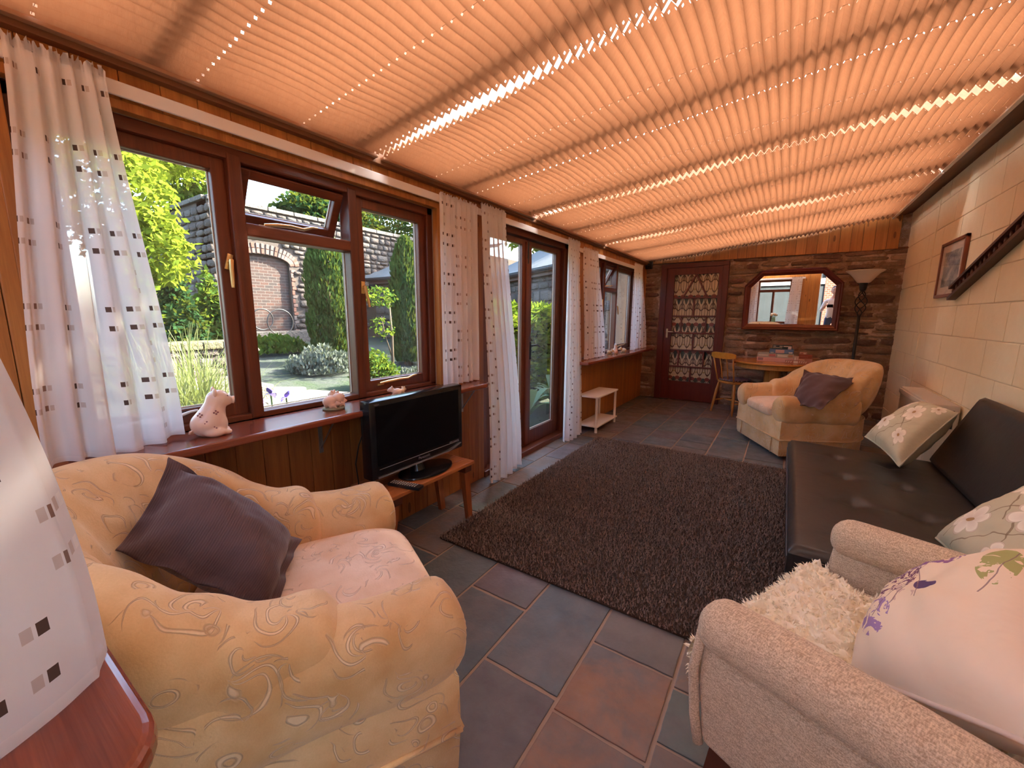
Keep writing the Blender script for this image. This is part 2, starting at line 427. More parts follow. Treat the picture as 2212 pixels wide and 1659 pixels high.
# plate and blind track along the top of the window wall
struct(MB().bbox((XL-0.02,YB,2.022), (XL+0.036,YF,2.130), 0.004).build('trim_1', beam_wood))
struct(MB().box((XL-0.13,YB-0.1,2.10), (XL-0.02,YF+0.1,2.30)).build('trim_2', beam_wood))

# --- sills
def sill(name, y0, y1, z, xf, m_, round_far=True, back=-1.985):
    poly = [(back,y0), (xf,y0)]
    if round_far:
        r = 0.09
        poly += [(xf-r+r*math.cos(t), y1-r+r*math.sin(t)) for t in [PI/2*i/8 for i in range(9)]]
    else: poly += [(xf,y1)]
    poly += [(back,y1)]
    bm = bmesh.new(); vs = [bm.verts.new((*p_, z-0.032)) for p_ in poly]; f_ = bm.faces.new(vs)
    e = bmesh.ops.extrude_face_region(bm, geom=[f_]); bmesh.ops.translate(bm, vec=(0,0,0.032), verts=[g_ for g_ in e['geom'] if isinstance(g_, bmesh.types.BMVert)])
    bmesh.ops.recalc_face_normals(bm, faces=bm.faces)
    bmesh.ops.bevel(bm, geom=[e_ for e_ in bm.edges if abs(e_.verts[0].co.z-e_.verts[1].co.z) < 1e-5], offset=0.010, segments=3, affect='EDGES', profile=0.5)
    me = bpy.data.meshes.new(name); bm.to_mesh(me); bm.free(); me.materials.append(m_)
    return struct(obj(name, me))
sill('window_sill', YB+0.27, 2.255, 0.80, -1.648, sill_wood_y)
sill('window_sill', 3.90, 6.40, 0.785, -1.655, sill_wood_y)

# --- casement windows in the window wall
def sash_mb(y0, y1, z0, z1, w=0.05, x0=-1.985, x1=-1.935, bot=None):
    b = MB(); bt = bot or w
    b.bbox((x0,y0,z0),(x1,y0+w,z1),0.006); b.bbox((x0,y1-w,z0),(x1,y1,z1),0.006)
    b.bbox((x0,y0+w-0.004,z1-w),(x1-0.001,y1-w+0.004,z1),0.006); b.bbox((x0,y0+w-0.004,z0),(x1-0.001,y1-w+0.004,z0+bt),0.006)
    return b
def pane(y0, y1, z0, z1, par, x=-1.962, hidden=False):
    return MB().box((x-0.002,y0-0.003,z0-0.003),(x+0.002,y1+0.003,z1+0.003)).build('pane', pane_glass, par)
bead = plain('putty_bead', (0.80,0.74,0.62), 0.5)
def glazing_edge(y0, y1, z0, z1, par, x=-1.966):
    b = MB(); w = 0.004
    b.box((x-0.004,y0,z0),(x,y0+w,z1)).box((x-0.004,y1-w,z0),(x,y1,z1)).box((x-0.004,y0,z0),(x,y1,z0+w)).box((x-0.004,y0,z1-w),(x,y1,z1))
    return b.build('glazing_bead', bead, par)
def casement_handle(par, y, z, tilt):
    e = MB(); e.bbox((-0.004,-0.011,-0.035),(0.004,0.011,0.03),0.003)
    e.tube([(0.004,0,0.0),(0.022,0,0.002),(0.026,0.004,-0.03),(0.030,0.016,-0.085),(0.031,0.020,-0.105)], [0.008,0.009,0.008,0.0075,0.006], 8)
    return e.build('casement_handle', brass, par, True, (-1.930,y,z), (tilt,0,0), sharp=40)
def stay(par, y0, y1, x, z, m_=brass):
    b = MB(); b.tube([(x,y0,z),(x+0.012,y0+0.05,z+0.006),(x+0.014,(y0+y1)/2,z+0.010),(x+0.010,y1-0.05,z+0.008),(x+0.02,y1-0.01,z+0.022),(x+0.02,y1+0.015,z+0.024)], [0.006,0.008,0.008,0.007,0.005,0.004], 8)
    b.box((x-0.012,y0-0.02,z-0.012),(x+0.004,y0+0.025,z-0.002))
    return b.build('window_stay', m_, par, True, sharp=40)
def window(name, y, z0, z1, near_handle=True):
    """y = frame start, left glass end, middle glass start, middle glass end, right glass start, right glass end, frame end"""
    w = struct(obj(name, None)); ya, gl1, gm0, gm1, gr0, gr1, ye = y
    X0, X1 = -1.990, -1.912
    f = MB(); f.bbox((X0,ya,z1-0.045),(X1,ye,z1),0.006); f.build('frame_head', mahog_y, w)
    f = MB(); f.bbox((X0,ya,z0-0.01),(X1,ye,z0+0.024),0.006); f.build('frame_cill', mahog_y, w)
    for a, b_ in ((ya,ya+0.048),(ye-0.048,ye)): MB().bbox((X0,a,z0),(X1,b_,z1),0.006).build('jamb', mahog_z, w)
    for a, b_ in ((gm0-0.052,gm0),(gm1,gm1+0.052)): MB().bbox((X0,a,z0),(X1+0.006,b_,z1-0.02),0.008).build('mullion', mahog_z, w)
    zt = z0+0.785
    MB().bbox((X0,gm0-0.006,zt-0.012),(X1+0.004,gm1+0.006,zt+0.042),0.008).build('transom', mahog_y, w)
    # side casements
    for a, b_ in ((ya+0.045,gm0-0.050),(gm1+0.050,ye-0.045)):
        s_ = sash_mb(a, b_, z0+0.022, z1-0.043, 0.052, bot=0.062).build('sash', mahog_z, w)
        g_ = (a+0.052, b_-0.052, z0+0.084, z1-0.095)
        pane(*g_, s_); glazing_edge(*g_, s_)
    # fixed middle light
    pane(gm0, gm1, z0+0.03, zt-0.012, w); glazing_edge(gm0, gm1, z0+0.03, zt-0.01, w)
    # top light, propped open
    H = z1-0.045-(zt+0.042)
    s_ = sash_mb(gm0+0.004-(gm0+gm1)/2, gm1-0.004-(gm0+gm1)/2, -H+0.003, 0.0, 0.042, -0.025, 0.022).build('top_light', mahog_y, w, False, (-1.952,(gm0+gm1)/2,z1-0.047), (0,math.radians(28),0))
    hw = (gm1-gm0)/2-0.046
    MB().box((-0.005,-hw-0.003,-H+0.042),(-0.001,hw+0.003,-0.040)).build('pane', pane_glass, s_)
    b = MB(); x = -0.012
    for q in ((-hw,-hw+0.004,-H+0.044,-0.042),(hw-0.004,hw,-H+0.044,-0.042),(-hw,hw,-H+0.044,-H+0.048)): b.box((x,q[0],q[2]),(x+0.004,q[1],q[3]))
    b.build('glazing_bead', bead, s_)
    ym = (gm0+gm1)/2
    stay(w, ym-0.16, ym+0.06, -1.936, zt+0.050)
    casement_handle(w, gm0-0.072, z0+0.665, -0.25)
    casement_handle(w, gm1+0.078, z0+0.60, -0.05)
    stay(w, gr0+0.08, gr0+0.33, -1.930, z0+0.062)
    stay(w, ya+0.10, ya+0.36, -1.930, z0+0.052, white_pvc)
    # plain pine lining of the reveal
    MB().bbox((-1.905,ye-0.002,z0),(XL+0.004,ye+0.03,z1),0.003).build('reveal_lining', pine, w)
    MB().bbox((-1.905,ya-0.03,z0),(XL+0.004,ya+0.002,z1),0.003).build('reveal_lining', pine, w)
    MB().bbox((-1.905,ya,z1-0.002),(XL+0.006,ye,z1+0.028),0.003).build('reveal_lining', pine, w)
    return w
window('window_1', (0.255,0.77,0.876,1.365,1.447,1.847,1.965), 0.80, 1.905)
window('window_2', (4.42,4.83,4.935,5.33,5.46,5.94,6.08), 0.785, 1.935)

# --- french doors
fd = struct(obj('door_1', None))
X0, X1 = -2.02, -1.905
for a, b_ in ((2.43,2.51),(3.80,3.88)): MB().bbox((X0,a,0),(X1,b_,1.962),0.006).build('jamb', mahog_z, fd)
MB().bbox((X0,2.43,1.905),(X1,3.88,1.962),0.006).build('frame_head', mahog_y, fd)
MB().bbox((-2.05,2.43,-0.02),(-1.86,3.88,0.045),0.006).build('threshold', mahog_y, fd)
for a, b_, sn in ((2.513,3.150,0),(3.155,3.797,1)):
    lf = MB(); x0, x1, st_ = -1.985, -1.940, 0.085
    g = (a+(0.10 if sn == 0 else 0.075), b_-(0.078 if sn == 0 else 0.105), 0.186, 1.852)
    lf.bbox((x0,a,0.05),(x1,g[0],1.90),0.006); lf.bbox((x0,g[1],0.05),(x1,b_,1.90),0.006)
    lf.bbox((x0,a+0.02,1.852),(x1-0.001,b_-0.02,1.90),0.006); lf.bbox((x0,a+0.02,0.05),(x1-0.001,b_-0.02,0.186),0.006)
    leaf = lf.build('door_leaf', mahog_z, fd)
    pane(*g, leaf); glazing_edge(*g, leaf)
MB().bbox((-1.945,3.12,0.06),(-1.925,3.172,1.88),0.005).build('meeting_strip', mahog_z, fd)
h = MB(); h.bbox((-1.926,3.183,0.86),(-1.918,3.205,1.02),0.003)
h.tube([(-1.92,3.194,0.985),(-1.895,3.194,0.987),(-1.885,3.21,0.990),(-1.883,3.25,0.992),(-1.884,3.29,0.975),(-1.885,3.31,0.972)], [0.007,0.007,0.007,0.006,0.006,0.005], 8)
h.build('lever_handle', black_metal, fd, True, sharp=40)
b = MB(); b.tube([(-1.925,3.145,1.885),(-1.925,3.145,1.70)], 0.007, 8); b.box((-1.93,3.13,1.74),(-1.922,3.16,1.87)); b.build('slide_bolt', black_metal, fd)

# --- glazed door in the stone wall
d1 = struct(obj('door_2', None))
for a, b_ in ((-1.64,-1.555),(-0.815,-0.735)): MB().bbox((a,YF-0.06,0.0),(b_,YF+0.08,2.015),0.006).build('jamb', door_red, d1)
MB().bbox((-1.64,YF-0.062,1.955),(-0.735,YF+0.08,2.018),0.006).build('frame_head', door_red, d1)
gx0, gx1, gz0, gz1 = -1.446, -0.858, 0.292, 1.857
DY0, DY1 = YF-0.045, YF-0.005
lf = MB(); lf.bbox((-1.556,DY0,0.01),(gx0,DY1,1.957),0.004); lf.bbox((gx1,DY0,0.01),(-0.814,DY1,1.957),0.004)
lf.bbox((gx0-0.02,DY0+0.001,gz1),(gx1+0.02,DY1,1.957),0.004); lf.bbox((gx0-0.02,DY0+0.001,0.01),(gx1+0.02,DY1,gz0),0.004)
leaf = lf.build('door_leaf', door_red, d1)
rows = [gz0, 0.514, 0.761, 1.016, 1.261, 1.527, gz1]
vert = {0: [0.52], 1: [0.21,0.80], 2: [0.53], 3: [0.22,0.79], 4: [0.49], 5: []}
mb_ = 0.011
for zz in rows[1:-1]: MB().bbox((gx0,DY0+0.004,zz-mb_),(gx1,DY1-0.004,zz+mb_),0.003).build('glazing_bar', door_red, leaf)
fabric_uvs = []
for r_ in range(6):
    xs = [gx0]+[lerp(gx0,gx1,q) for q in vert[r_]]+[gx1]
    for q in xs[1:-1]: MB().bbox((q-mb_,DY0+0.005,rows[r_]),(q+mb_,DY1-0.005,rows[r_+1]),0.003).build('glazing_bar', door_red, leaf)
    for a, b_ in zip(xs, xs[1:]): MB().box((a,DY0+0.018,rows[r_]),(b_,DY0+0.021,rows[r_+1])).build('pane', pane_glass, leaf)
xm = (gx0+gx1)/2
for s_ in (-1, 1):
    x1_, z1_ = xm+s_*0.165, rows[5]; dx, dz = x1_-xm, z1_-gz1; L = math.hypot(dx,dz)
    MB().bbox((-L/2,-0.014,-mb_),(L/2,0.014,mb_),0.003).build('glazing_bar', door_red, leaf, False, ((xm+x1_)/2,DY0+0.018,(gz1+z1_)/2), (0,-math.atan2(dz,dx),0))
# printed curtain behind the panes
N = NT('leaf_print_fabric'); uv = N.uv(); sp = N.n('SeparateXYZ', {0: uv}); U, V = sp.outputs[0], sp.outputs[1]
def cell(u, v, pu, pv, ou=0.0, ov=0.0):
    a = N.math('SUBTRACT', N.math('FRACT', N.math('ADD', N.math('DIVIDE', u, pu), ou)), 0.5)
    b = N.math('SUBTRACT', N.math('FRACT', N.math('ADD', N.math('DIVIDE', v, pv), ov)), 0.5)
    return N.math('MULTIPLY', a, pu), N.math('MULTIPLY', b, pv)
def ell(a, b, ra, rb, ob=0.0, taper=0.0):
    bb = N.math('SUBTRACT', b, ob)
    ra_ = N.math('ADD', ra, N.math('MULTIPLY', bb, taper)) if taper else ra
    q = N.math('ADD', N.math('POWER', N.math('DIVIDE', a, ra_), 2.0), N.math('POWER', N.math('DIVIDE', bb, rb), 2.0))
    return N.math('LESS_THAN', q, 1.0)
def ring(a, b, ra, rb, ob, w_):
    bb = N.math('SUBTRACT', b, ob)
    q = N.math('SQRT', N.math('ADD', N.math('POWER', N.math('DIVIDE', a, ra), 2.0), N.math('POWER', N.math('DIVIDE', bb, rb), 2.0)))
    return N.math('LESS_THAN', N.math('ABSOLUTE', N.math('SUBTRACT', q, 1.0)), w_)
a, b = cell(U, V, 0.115, 0.40); a2, b2 = cell(U, V, 0.115, 0.40, 0.5, 0.5)
c = N.mix(N.noise(N.scaled(uv, (30,2,1)), 3, 2), (0.62,0.46,0.30), (0.74,0.58,0.40))
line = N.math('MAXIMUM', N.math('MAXIMUM', N.math('LESS_THAN', N.math('ABSOLUTE', a), 0.0035), ring(a, b, 0.045, 0.12, 0.05, 0.09)), ring(a2, b2, 0.05, 0.10, -0.03, 0.09))
c = N.mix(line, c, (0.07,0.03,0.015))
c = N.mix(ell(a2, b2, 0.026, 0.065, 0.02, 0.20), c, (0.035,0.045,0.03))
c = N.mix(ell(a, b, 0.040, 0.026, -0.13), c, (0.22,0.04,0.02))
c = N.mix(ell(a, b, 0.020, 0.012, 0.10), c, (0.06,0.02,0.01))
c = N.mix(ell(a2, b2, 0.018, 0.012, 0.17), c, (0.45,0.30,0.12))
leaf_print = N.fin(c, 0.8, 0.2)
g = MB().grid(lambda u, v: (lerp(gx0-0.03,gx1+0.03,u), DY0+0.030+0.003*math.sin(u*40), lerp(gz0-0.02,gz1+0.02,v)), 60, 2, uvf=lambda u, v: (u*0.72, v*1.6))
g.build('door_curtain', leaf_print, d1, True)
MB().box((gx0-0.06,YF+0.03,gz0-0.05),(gx1+0.06,YF+0.04,gz1+0.05)).build('back_panel', door_red, d1)
h = MB(); h.bbox((-1.520,DY0-0.008,0.94),(-1.492,DY0,1.075),0.003); h.tube([(-1.506,DY0-0.004,1.035),(-1.506,DY0-0.04,1.035),(-1.49,DY0-0.046,1.033),(-1.41,DY0-0.046,1.030)], 0.008, 8)
h.build('door_handle', plain('pale_brass', (0.62,0.50,0.32), 0.35, 0.5, 0.7), d1, True, sharp=40)
b = MB(); b.bbox((-1.88,YF-0.10,1.965),(-1.775,YF-0.045,2.075),0.006); b.tube([(-1.8275,YF-0.101,2.02),(-1.8275,YF-0.112,2.02)], [0.035,0.03], 16)
tag(b.build('wall_speaker', black_plastic), 'small black speaker box high in the corner beside the glazed door', 'speaker')

# --- roof: rafters, glazing, and the pleated blinds below
GAPS = [-0.07, 1.505, 3.10, 4.675, 6.50]
raf = [g_+o_ for g_ in GAPS for o_ in (-0.115, 0.67)] + [-0.9]
ro = struct(obj('ceiling', None))
for y in raf:
    if YB-0.05 < y < YF+0.1:
        b = MB(); w = 0.038
        xs_ = (XL-0.12, XR+0.02)
        vs = []
        for x in xs_:
            for yy in (y-w, y+w):
                vs += [(x,yy,zb(x)+0.035), (x,yy,zr(x)-0.004)]
        b.add(vs, [(0,1,3,2),(4,6,7,5),(0,4,5,1),(2,3,7,6),(0,2,6,4),(1,5,7,3)]); b.build('rafter', beam_wood, ro)
ry = sorted(y for y in raf if y > -0.5); ry = [YB-0.12]+ry+[YF+0.25]
for a, b_ in zip(ry, ry[1:]):
    b = MB(); vs = []
    for x in (XL-0.2, XR+0.15):
        for yy in (a+0.004, b_-0.004): vs += [(x,yy,zr(x))]
    b.add(vs, [(0,1,3,2)]); b.build('roof_pane', roof_glass, ro, fixn=False)

N = NT('pleated_blind_fabric'); t = N.t
p = N.pos(False)
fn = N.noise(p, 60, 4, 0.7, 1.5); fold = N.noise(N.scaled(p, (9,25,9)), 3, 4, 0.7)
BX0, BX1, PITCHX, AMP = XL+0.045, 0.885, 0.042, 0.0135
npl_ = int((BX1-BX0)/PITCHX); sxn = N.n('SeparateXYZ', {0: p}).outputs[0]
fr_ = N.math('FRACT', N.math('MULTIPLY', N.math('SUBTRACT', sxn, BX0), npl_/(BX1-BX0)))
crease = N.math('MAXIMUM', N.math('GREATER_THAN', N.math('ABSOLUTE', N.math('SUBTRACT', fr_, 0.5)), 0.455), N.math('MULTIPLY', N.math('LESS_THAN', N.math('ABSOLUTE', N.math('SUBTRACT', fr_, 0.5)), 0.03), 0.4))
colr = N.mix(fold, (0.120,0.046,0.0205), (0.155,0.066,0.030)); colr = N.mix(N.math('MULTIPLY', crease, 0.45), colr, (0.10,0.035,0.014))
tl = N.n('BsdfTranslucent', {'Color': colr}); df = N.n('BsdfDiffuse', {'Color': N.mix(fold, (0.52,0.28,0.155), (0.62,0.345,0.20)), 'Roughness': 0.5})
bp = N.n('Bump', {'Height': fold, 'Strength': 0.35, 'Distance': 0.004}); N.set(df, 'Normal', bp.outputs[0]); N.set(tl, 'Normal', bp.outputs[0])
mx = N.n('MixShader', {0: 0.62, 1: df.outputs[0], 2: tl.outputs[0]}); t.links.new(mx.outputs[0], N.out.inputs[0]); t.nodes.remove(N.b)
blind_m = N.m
cord_m = plain('blind_cord', (0.25,0.13,0.08), 0.7)
rail_tan = plain('tan_blind_rail', (0.42,0.22,0.12), 0.5)
def make_blind(y0, y1, label, sag, seed):
    r = random.Random(seed)
    e = empty('pleated_blind', (0,(y0+y1)/2,0), 0, label, 'roof blind', 'pleated roof blinds')
    L = y1-y0; dots = [0.020, L*0.25, L*0.5, L*0.75, L-0.020]; hr = 0.0042
    ysl = [0.0]
    for d in dots: ysl += [d-hr, d+hr]
    ysl += [L]
    extra = []
    for a, b_ in zip(ysl, ysl[1:]):
        if b_-a > 0.1: extra += [lerp(a,b_,q/3) for q in (1,2)]
    ysl = sorted(set(ysl+extra))
    npl = int((BX1-BX0)/PITCHX); pit = (BX1-BX0)/npl
    # four points per facet so that the cord holes can be punched
    xs = []
    for k in range(npl*2):
        for q in (0.0, 0.40, 0.60): xs.append((k+q)/2)
    xs.append(npl)
    ph = r.uniform(0, 6)
    def pt(s_, y):
        fr = s_ % 1.0; tri = (fr*2 if fr < 0.5 else 2-fr*2)
        x = BX0+s_*pit; edge = min(y, L-y)
        # the fabric droops a little between cords and waves at the free edge
        d = sag*(math.sin(PI*clamp((x-BX0)/(BX1-BX0)))**0.7) + 0.006*math.sin(2*PI*y/(L*0.25)+PI/2)
        d += 0.010*math.exp(-edge/0.05)*math.sin(x*5+ph)
        dy = 0.010*math.exp(-edge/0.06)*math.sin(x*3.1+ph)*(1 if y < L/2 else -1)
        return (x, y-L/2+dy, zb(x)+(tri-0.5)*2*AMP-d)
    nv = len(ysl); vs = [pt(s_, y) for s_ in xs for y in ysl]; fs = []
    hole_cols = set(j for j in range(nv-1) if any(abs(ysl[j]-(d-hr)) < 1e-6 for d in dots))
    for i in range(len(xs)-1):
        for j in range(nv-1):
            if i % 3 == 1 and j in hole_cols: continue
            fs.append((i*nv+j, (i+1)*nv+j, (i+1)*nv+j+1, i*nv+j+1))
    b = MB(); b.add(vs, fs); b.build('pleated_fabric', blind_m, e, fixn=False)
    for d in dots[1:4]:
        pts = [(BX0+(BX1-BX0)*q/24, d-L/2, zb(BX0+(BX1-BX0)*q/24)-sag*math.sin(PI*q/24)**0.7-0.002) for q in range(25)]
        MB().tube(pts, 0.0007, 4, False).build('cord', cord_m, e)
    for x, nm in ((BX0-0.012,'bottom_rail'),(BX1+0.006,'head_rail')):
        MB().bbox((x-0.012,-L/2,zb(x)-0.028),(x+(0.028 if x < 0 else 0.012),L/2,zb(x)-0.014),0.004).build(nm, rail_tan if x < 0 else white_pvc, e)
    for yy in (-L/2+0.03, L/2-0.03):
        MB().bbox((BX0-0.045,yy-0.012,zb(BX0)-0.022),(BX0-0.014,yy+0.012,zb(BX0)+0.0),0.003).build('bracket', white_pvc, e)
    return e
GW = 0.016
lab = ['pleated orange roof blind over the armchair under the big window', 'pleated orange roof blind above the television and brown rug',
       'pleated orange roof blind above the french doors', 'pleated orange roof blind above the dining table']
for i in range(4):
    make_blind(GAPS[i]+GW, GAPS[i+1]-GW, lab[i], (0.004,0.008,0.014,0.018)[i], i)
# ------------------------------------------------------------------ back wall (behind the camera, seen in the mirror)
wb = struct(MB().box((XL-0.13,YB-0.13,-0.05),(-1.60,YB-0.018,2.36)).box((-1.60,YB-0.13,-0.05),(-0.82,YB-0.018,0.80)).box((-1.60,YB-0.13,1.93),(-0.82,YB-0.018,2.40)).box((-0.82,YB-0.13,-0.05),(-0.24,YB-0.018,2.44)).box((-0.24,YB-0.13,2.05),(XR+0.1,YB-0.018,2.60)).box((0.42,YB-0.13,-0.05),(XR+0.1,YB-0.018,2.05)).build('wall_back', stud))
k = 0
for i in range(16):
    x0 = XL+0.1083*i; x1 = min(x0+0.1083, -0.24)
    if x1-x0 < 0.02: break
    mid = (x0+x1)/2; segs = [(0.0,2.30)]
    if -1.60 < mid < -0.82: segs = [(0.0,0.775),(1.935,2.30)]
    for a, b_ in segs: MB().bbox((x0+0.0006,YB-0.018,a),(x1-0.0006,YB,b_),0.0045).build('board', pine, wb)
w3 = struct(obj('window_3', None))
for a, b_, z0, z1 in ((-1.60,-1.55,0.80,1.93),(-0.87,-0.82,0.80,1.93),(-1.255,-1.205,0.80,1.66)): MB().bbox((a,YB-0.11,z0),(b_,YB-0.03,z1),0.006).build('jamb', mahog_z, w3)
for a, b_ in ((0.80,0.85),(1.88,1.93),(1.62,1.69)): MB().bbox((-1.60,YB-0.11,a),(-0.82,YB-0.028,b_),0.006).build('rail', mahog_x, w3)
for a, b_, z0, z1 in ((-1.55,-1.255,0.85,1.62),(-1.205,-0.87,0.85,1.62),(-1.55,-0.87,1.69,1.88)):
    MB().box((a,YB-0.072,z0),(b_,YB-0.068,z1)).build('pane', pane_glass, w3)
# sill of the back window
poly = [(XL+0.002,YB), (XL+0.002,0.109), (-0.57,0.109)]+[(-0.57+0.085*math.sin(t), 0.024+0.085*math.cos(t)) for t in [PI/2*i/8 for i in range(1,9)]]+[(-0.485,YB)]
bm = bmesh.new(); f_ = bm.faces.new([bm.verts.new((*p_,0.768)) for p_ in poly])
e_ = bmesh.ops.extrude_face_region(bm, geom=[f_]); bmesh.ops.translate(bm, vec=(0,0,0.032), verts=[g_ for g_ in e_['geom'] if isinstance(g_, bmesh.types.BMVert)])
bmesh.ops.recalc_face_normals(bm, faces=bm.faces)
bmesh.ops.bevel(bm, geom=[q for q in bm.edges if abs(q.verts[0].co.z-q.verts[1].co.z) < 1e-5], offset=0.011, segments=3, affect='EDGES', profile=0.5)
me = bpy.data.meshes.new('window_sill'); bm.to_mesh(me); bm.free(); me.materials.append(sill_wood_x); struct(obj('window_sill', me))
# open yard behind the camera, added to bring in daylight; brick wall and shed
N = NT('red_brick_wall'); br = N.n('TexBrick', {'Vector': N.scaled(N.pos(False), (1,1,1)), 'Color1': (0.11,0.03,0.02), 'Color2': (0.08,0.025,0.018), 'Mortar': (0.11,0.09,0.075), 'Scale': 4.4, 'Mortar Size': 0.02})
sw = N.n('SeparateXYZ', {0: N.pos(False)}); N.set(br, 'Vector', N.n('CombineXYZ', {0: N.math('ADD', sw.outputs[0], sw.outputs[1]), 1: sw.outputs[2]}).outputs[0])
brick_m = N.fin(br.outputs[0], 0.9, 0.1)
struct(MB().box((-0.35,-3.3,-0.05),(3.0,-3.1,2.6)).build('wall_yard', brick_m)); struct(MB().box((-5.5,-3.4,-0.05),(-0.36,-3.2,1.85)).box((-5.5,-3.5,2.02),(-0.36,-3.3,2.9)).build('wall_shed', plain('blue_grey_boarding', (0.016,0.02,0.023), 0.8, 0.2, 0, 0.3))); struct(MB().box((-5.5,-3.42,1.85),(-0.36,-3.12,2.02)).build('trim_3', plain('white_fascia', (0.22,0.22,0.21), 0.6))); struct(MB().box((-2.2,-7.0,-0.12),(3.0,YB-0.1,-0.02)).build('ground_yard', plain('yard_paving', (0.42,0.36,0.30), 0.9, 0.2, 0, 0.2)))

# ------------------------------------------------------------------ sheer curtains
N = NT('sheer_curtain_fabric'); t = N.t; uv = N.uv(); sp = N.n('SeparateXYZ', {0: uv}); U, V = sp.outputs[0], sp.outputs[1]
CW = 0.05
ci = N.math('FLOOR', N.math('DIVIDE', U, CW)); cu = N.math('SUBTRACT', N.math('FRACT', N.math('DIVIDE', U, CW)), 0.5)
wn1 = N.n('TexWhiteNoise', {'W': ci}, noise_dimensions='1D'); r1 = wn1.outputs['Value']
ph = N.math('MULTIPLY', N.math('ROUND', N.math('MULTIPLY', r1, 1.0)), 0.5)
cvv = N.math('FRACT', N.math('ADD', N.math('DIVIDE', V, 0.235), ph))
sq = 0.0062
rowA = N.math('LESS_THAN', N.math('ABSOLUTE', N.math('SUBTRACT', cvv, 0.20)), 0.034)
rowB = N.math('LESS_THAN', N.math('ABSOLUTE', N.math('SUBTRACT', cvv, 0.45)), 0.034)
pres = N.math('GREATER_THAN', N.n('TexWhiteNoise', {'W': N.math('ADD', ci, 77.3)}, noise_dimensions='1D').outputs['Value'], 0.30)
row = N.math('MULTIPLY', N.math('MAXIMUM', rowA, rowB), pres)
m1 = N.math('MULTIPLY', N.math('LESS_THAN', N.math('ABSOLUTE', N.math('ADD', cu, 0.18)), sq/CW), row)
m2 = N.math('MULTIPLY', N.math('LESS_THAN', N.math('ABSOLUTE', N.math('SUBTRACT', cu, 0.14)), sq/CW*0.9), row)
wn2 = N.n('TexWhiteNoise', {'W': N.math('ADD', ci, 31.7)}, noise_dimensions='1D').outputs['Value']
colsq = N.ramp(wn2, [(0.0, (0.12,0.075,0.06)), (0.55, (0.30,0.20,0.16)), (0.8, (0.88,0.86,0.82))], 'CONSTANT')
base = N.mix(m1, (0.94,0.92,0.91), colsq); base = N.mix(N.math('MULTIPLY', m2, 0.6), base, (0.50,0.36,0.28))
tr = N.n('BsdfTransparent', {'Color': (1,1,1)}); df = N.n('BsdfDiffuse', {'Color': base}); tl = N.n('BsdfTranslucent', {'Color': base})
ms = N.n('MixShader', {0: 0.32, 1: df.outputs[0], 2: tl.outputs[0]})
opq = N.math('MAXIMUM', N.math('MAXIMUM', m1, N.math('MULTIPLY', m2, 0.9)), 0.85)
ms2 = N.n('MixShader', {0: opq, 1: tr.outputs[0], 2: ms.outputs[0]}); t.links.new(ms2.outputs[0], N.out.inputs[0]); t.nodes.remove(N.b); sheer = N.m
N = NT('sheer_curtain_hem'); df = N.n('BsdfDiffuse', {'Color': (0.86,0.83,0.81)}); tl = N.n('BsdfTranslucent', {'Color': (0.86,0.83,0.81)}); ms = N.n('MixShader', {0: 0.4, 1: df.outputs[0], 2: tl.outputs[0]}); N.t.links.new(ms.outputs[0], N.out.inputs[0]); N.t.nodes.remove(N.b); hem_m = N.m
def polyat(pl, u):
    L = [0]; 
    for a, b_ in zip(pl, pl[1:]): L.append(L[-1]+math.dist(a,b_))
    s_ = u*L[-1]
    for i in range(len(pl)-1):
        if s_ <= L[i+1] or i == len(pl)-2:
            q = (s_-L[i])/max(1e-6, L[i+1]-L[i]); return (lerp(pl[i][0],pl[i+1][0],q), lerp(pl[i][1],pl[i+1][1],q))
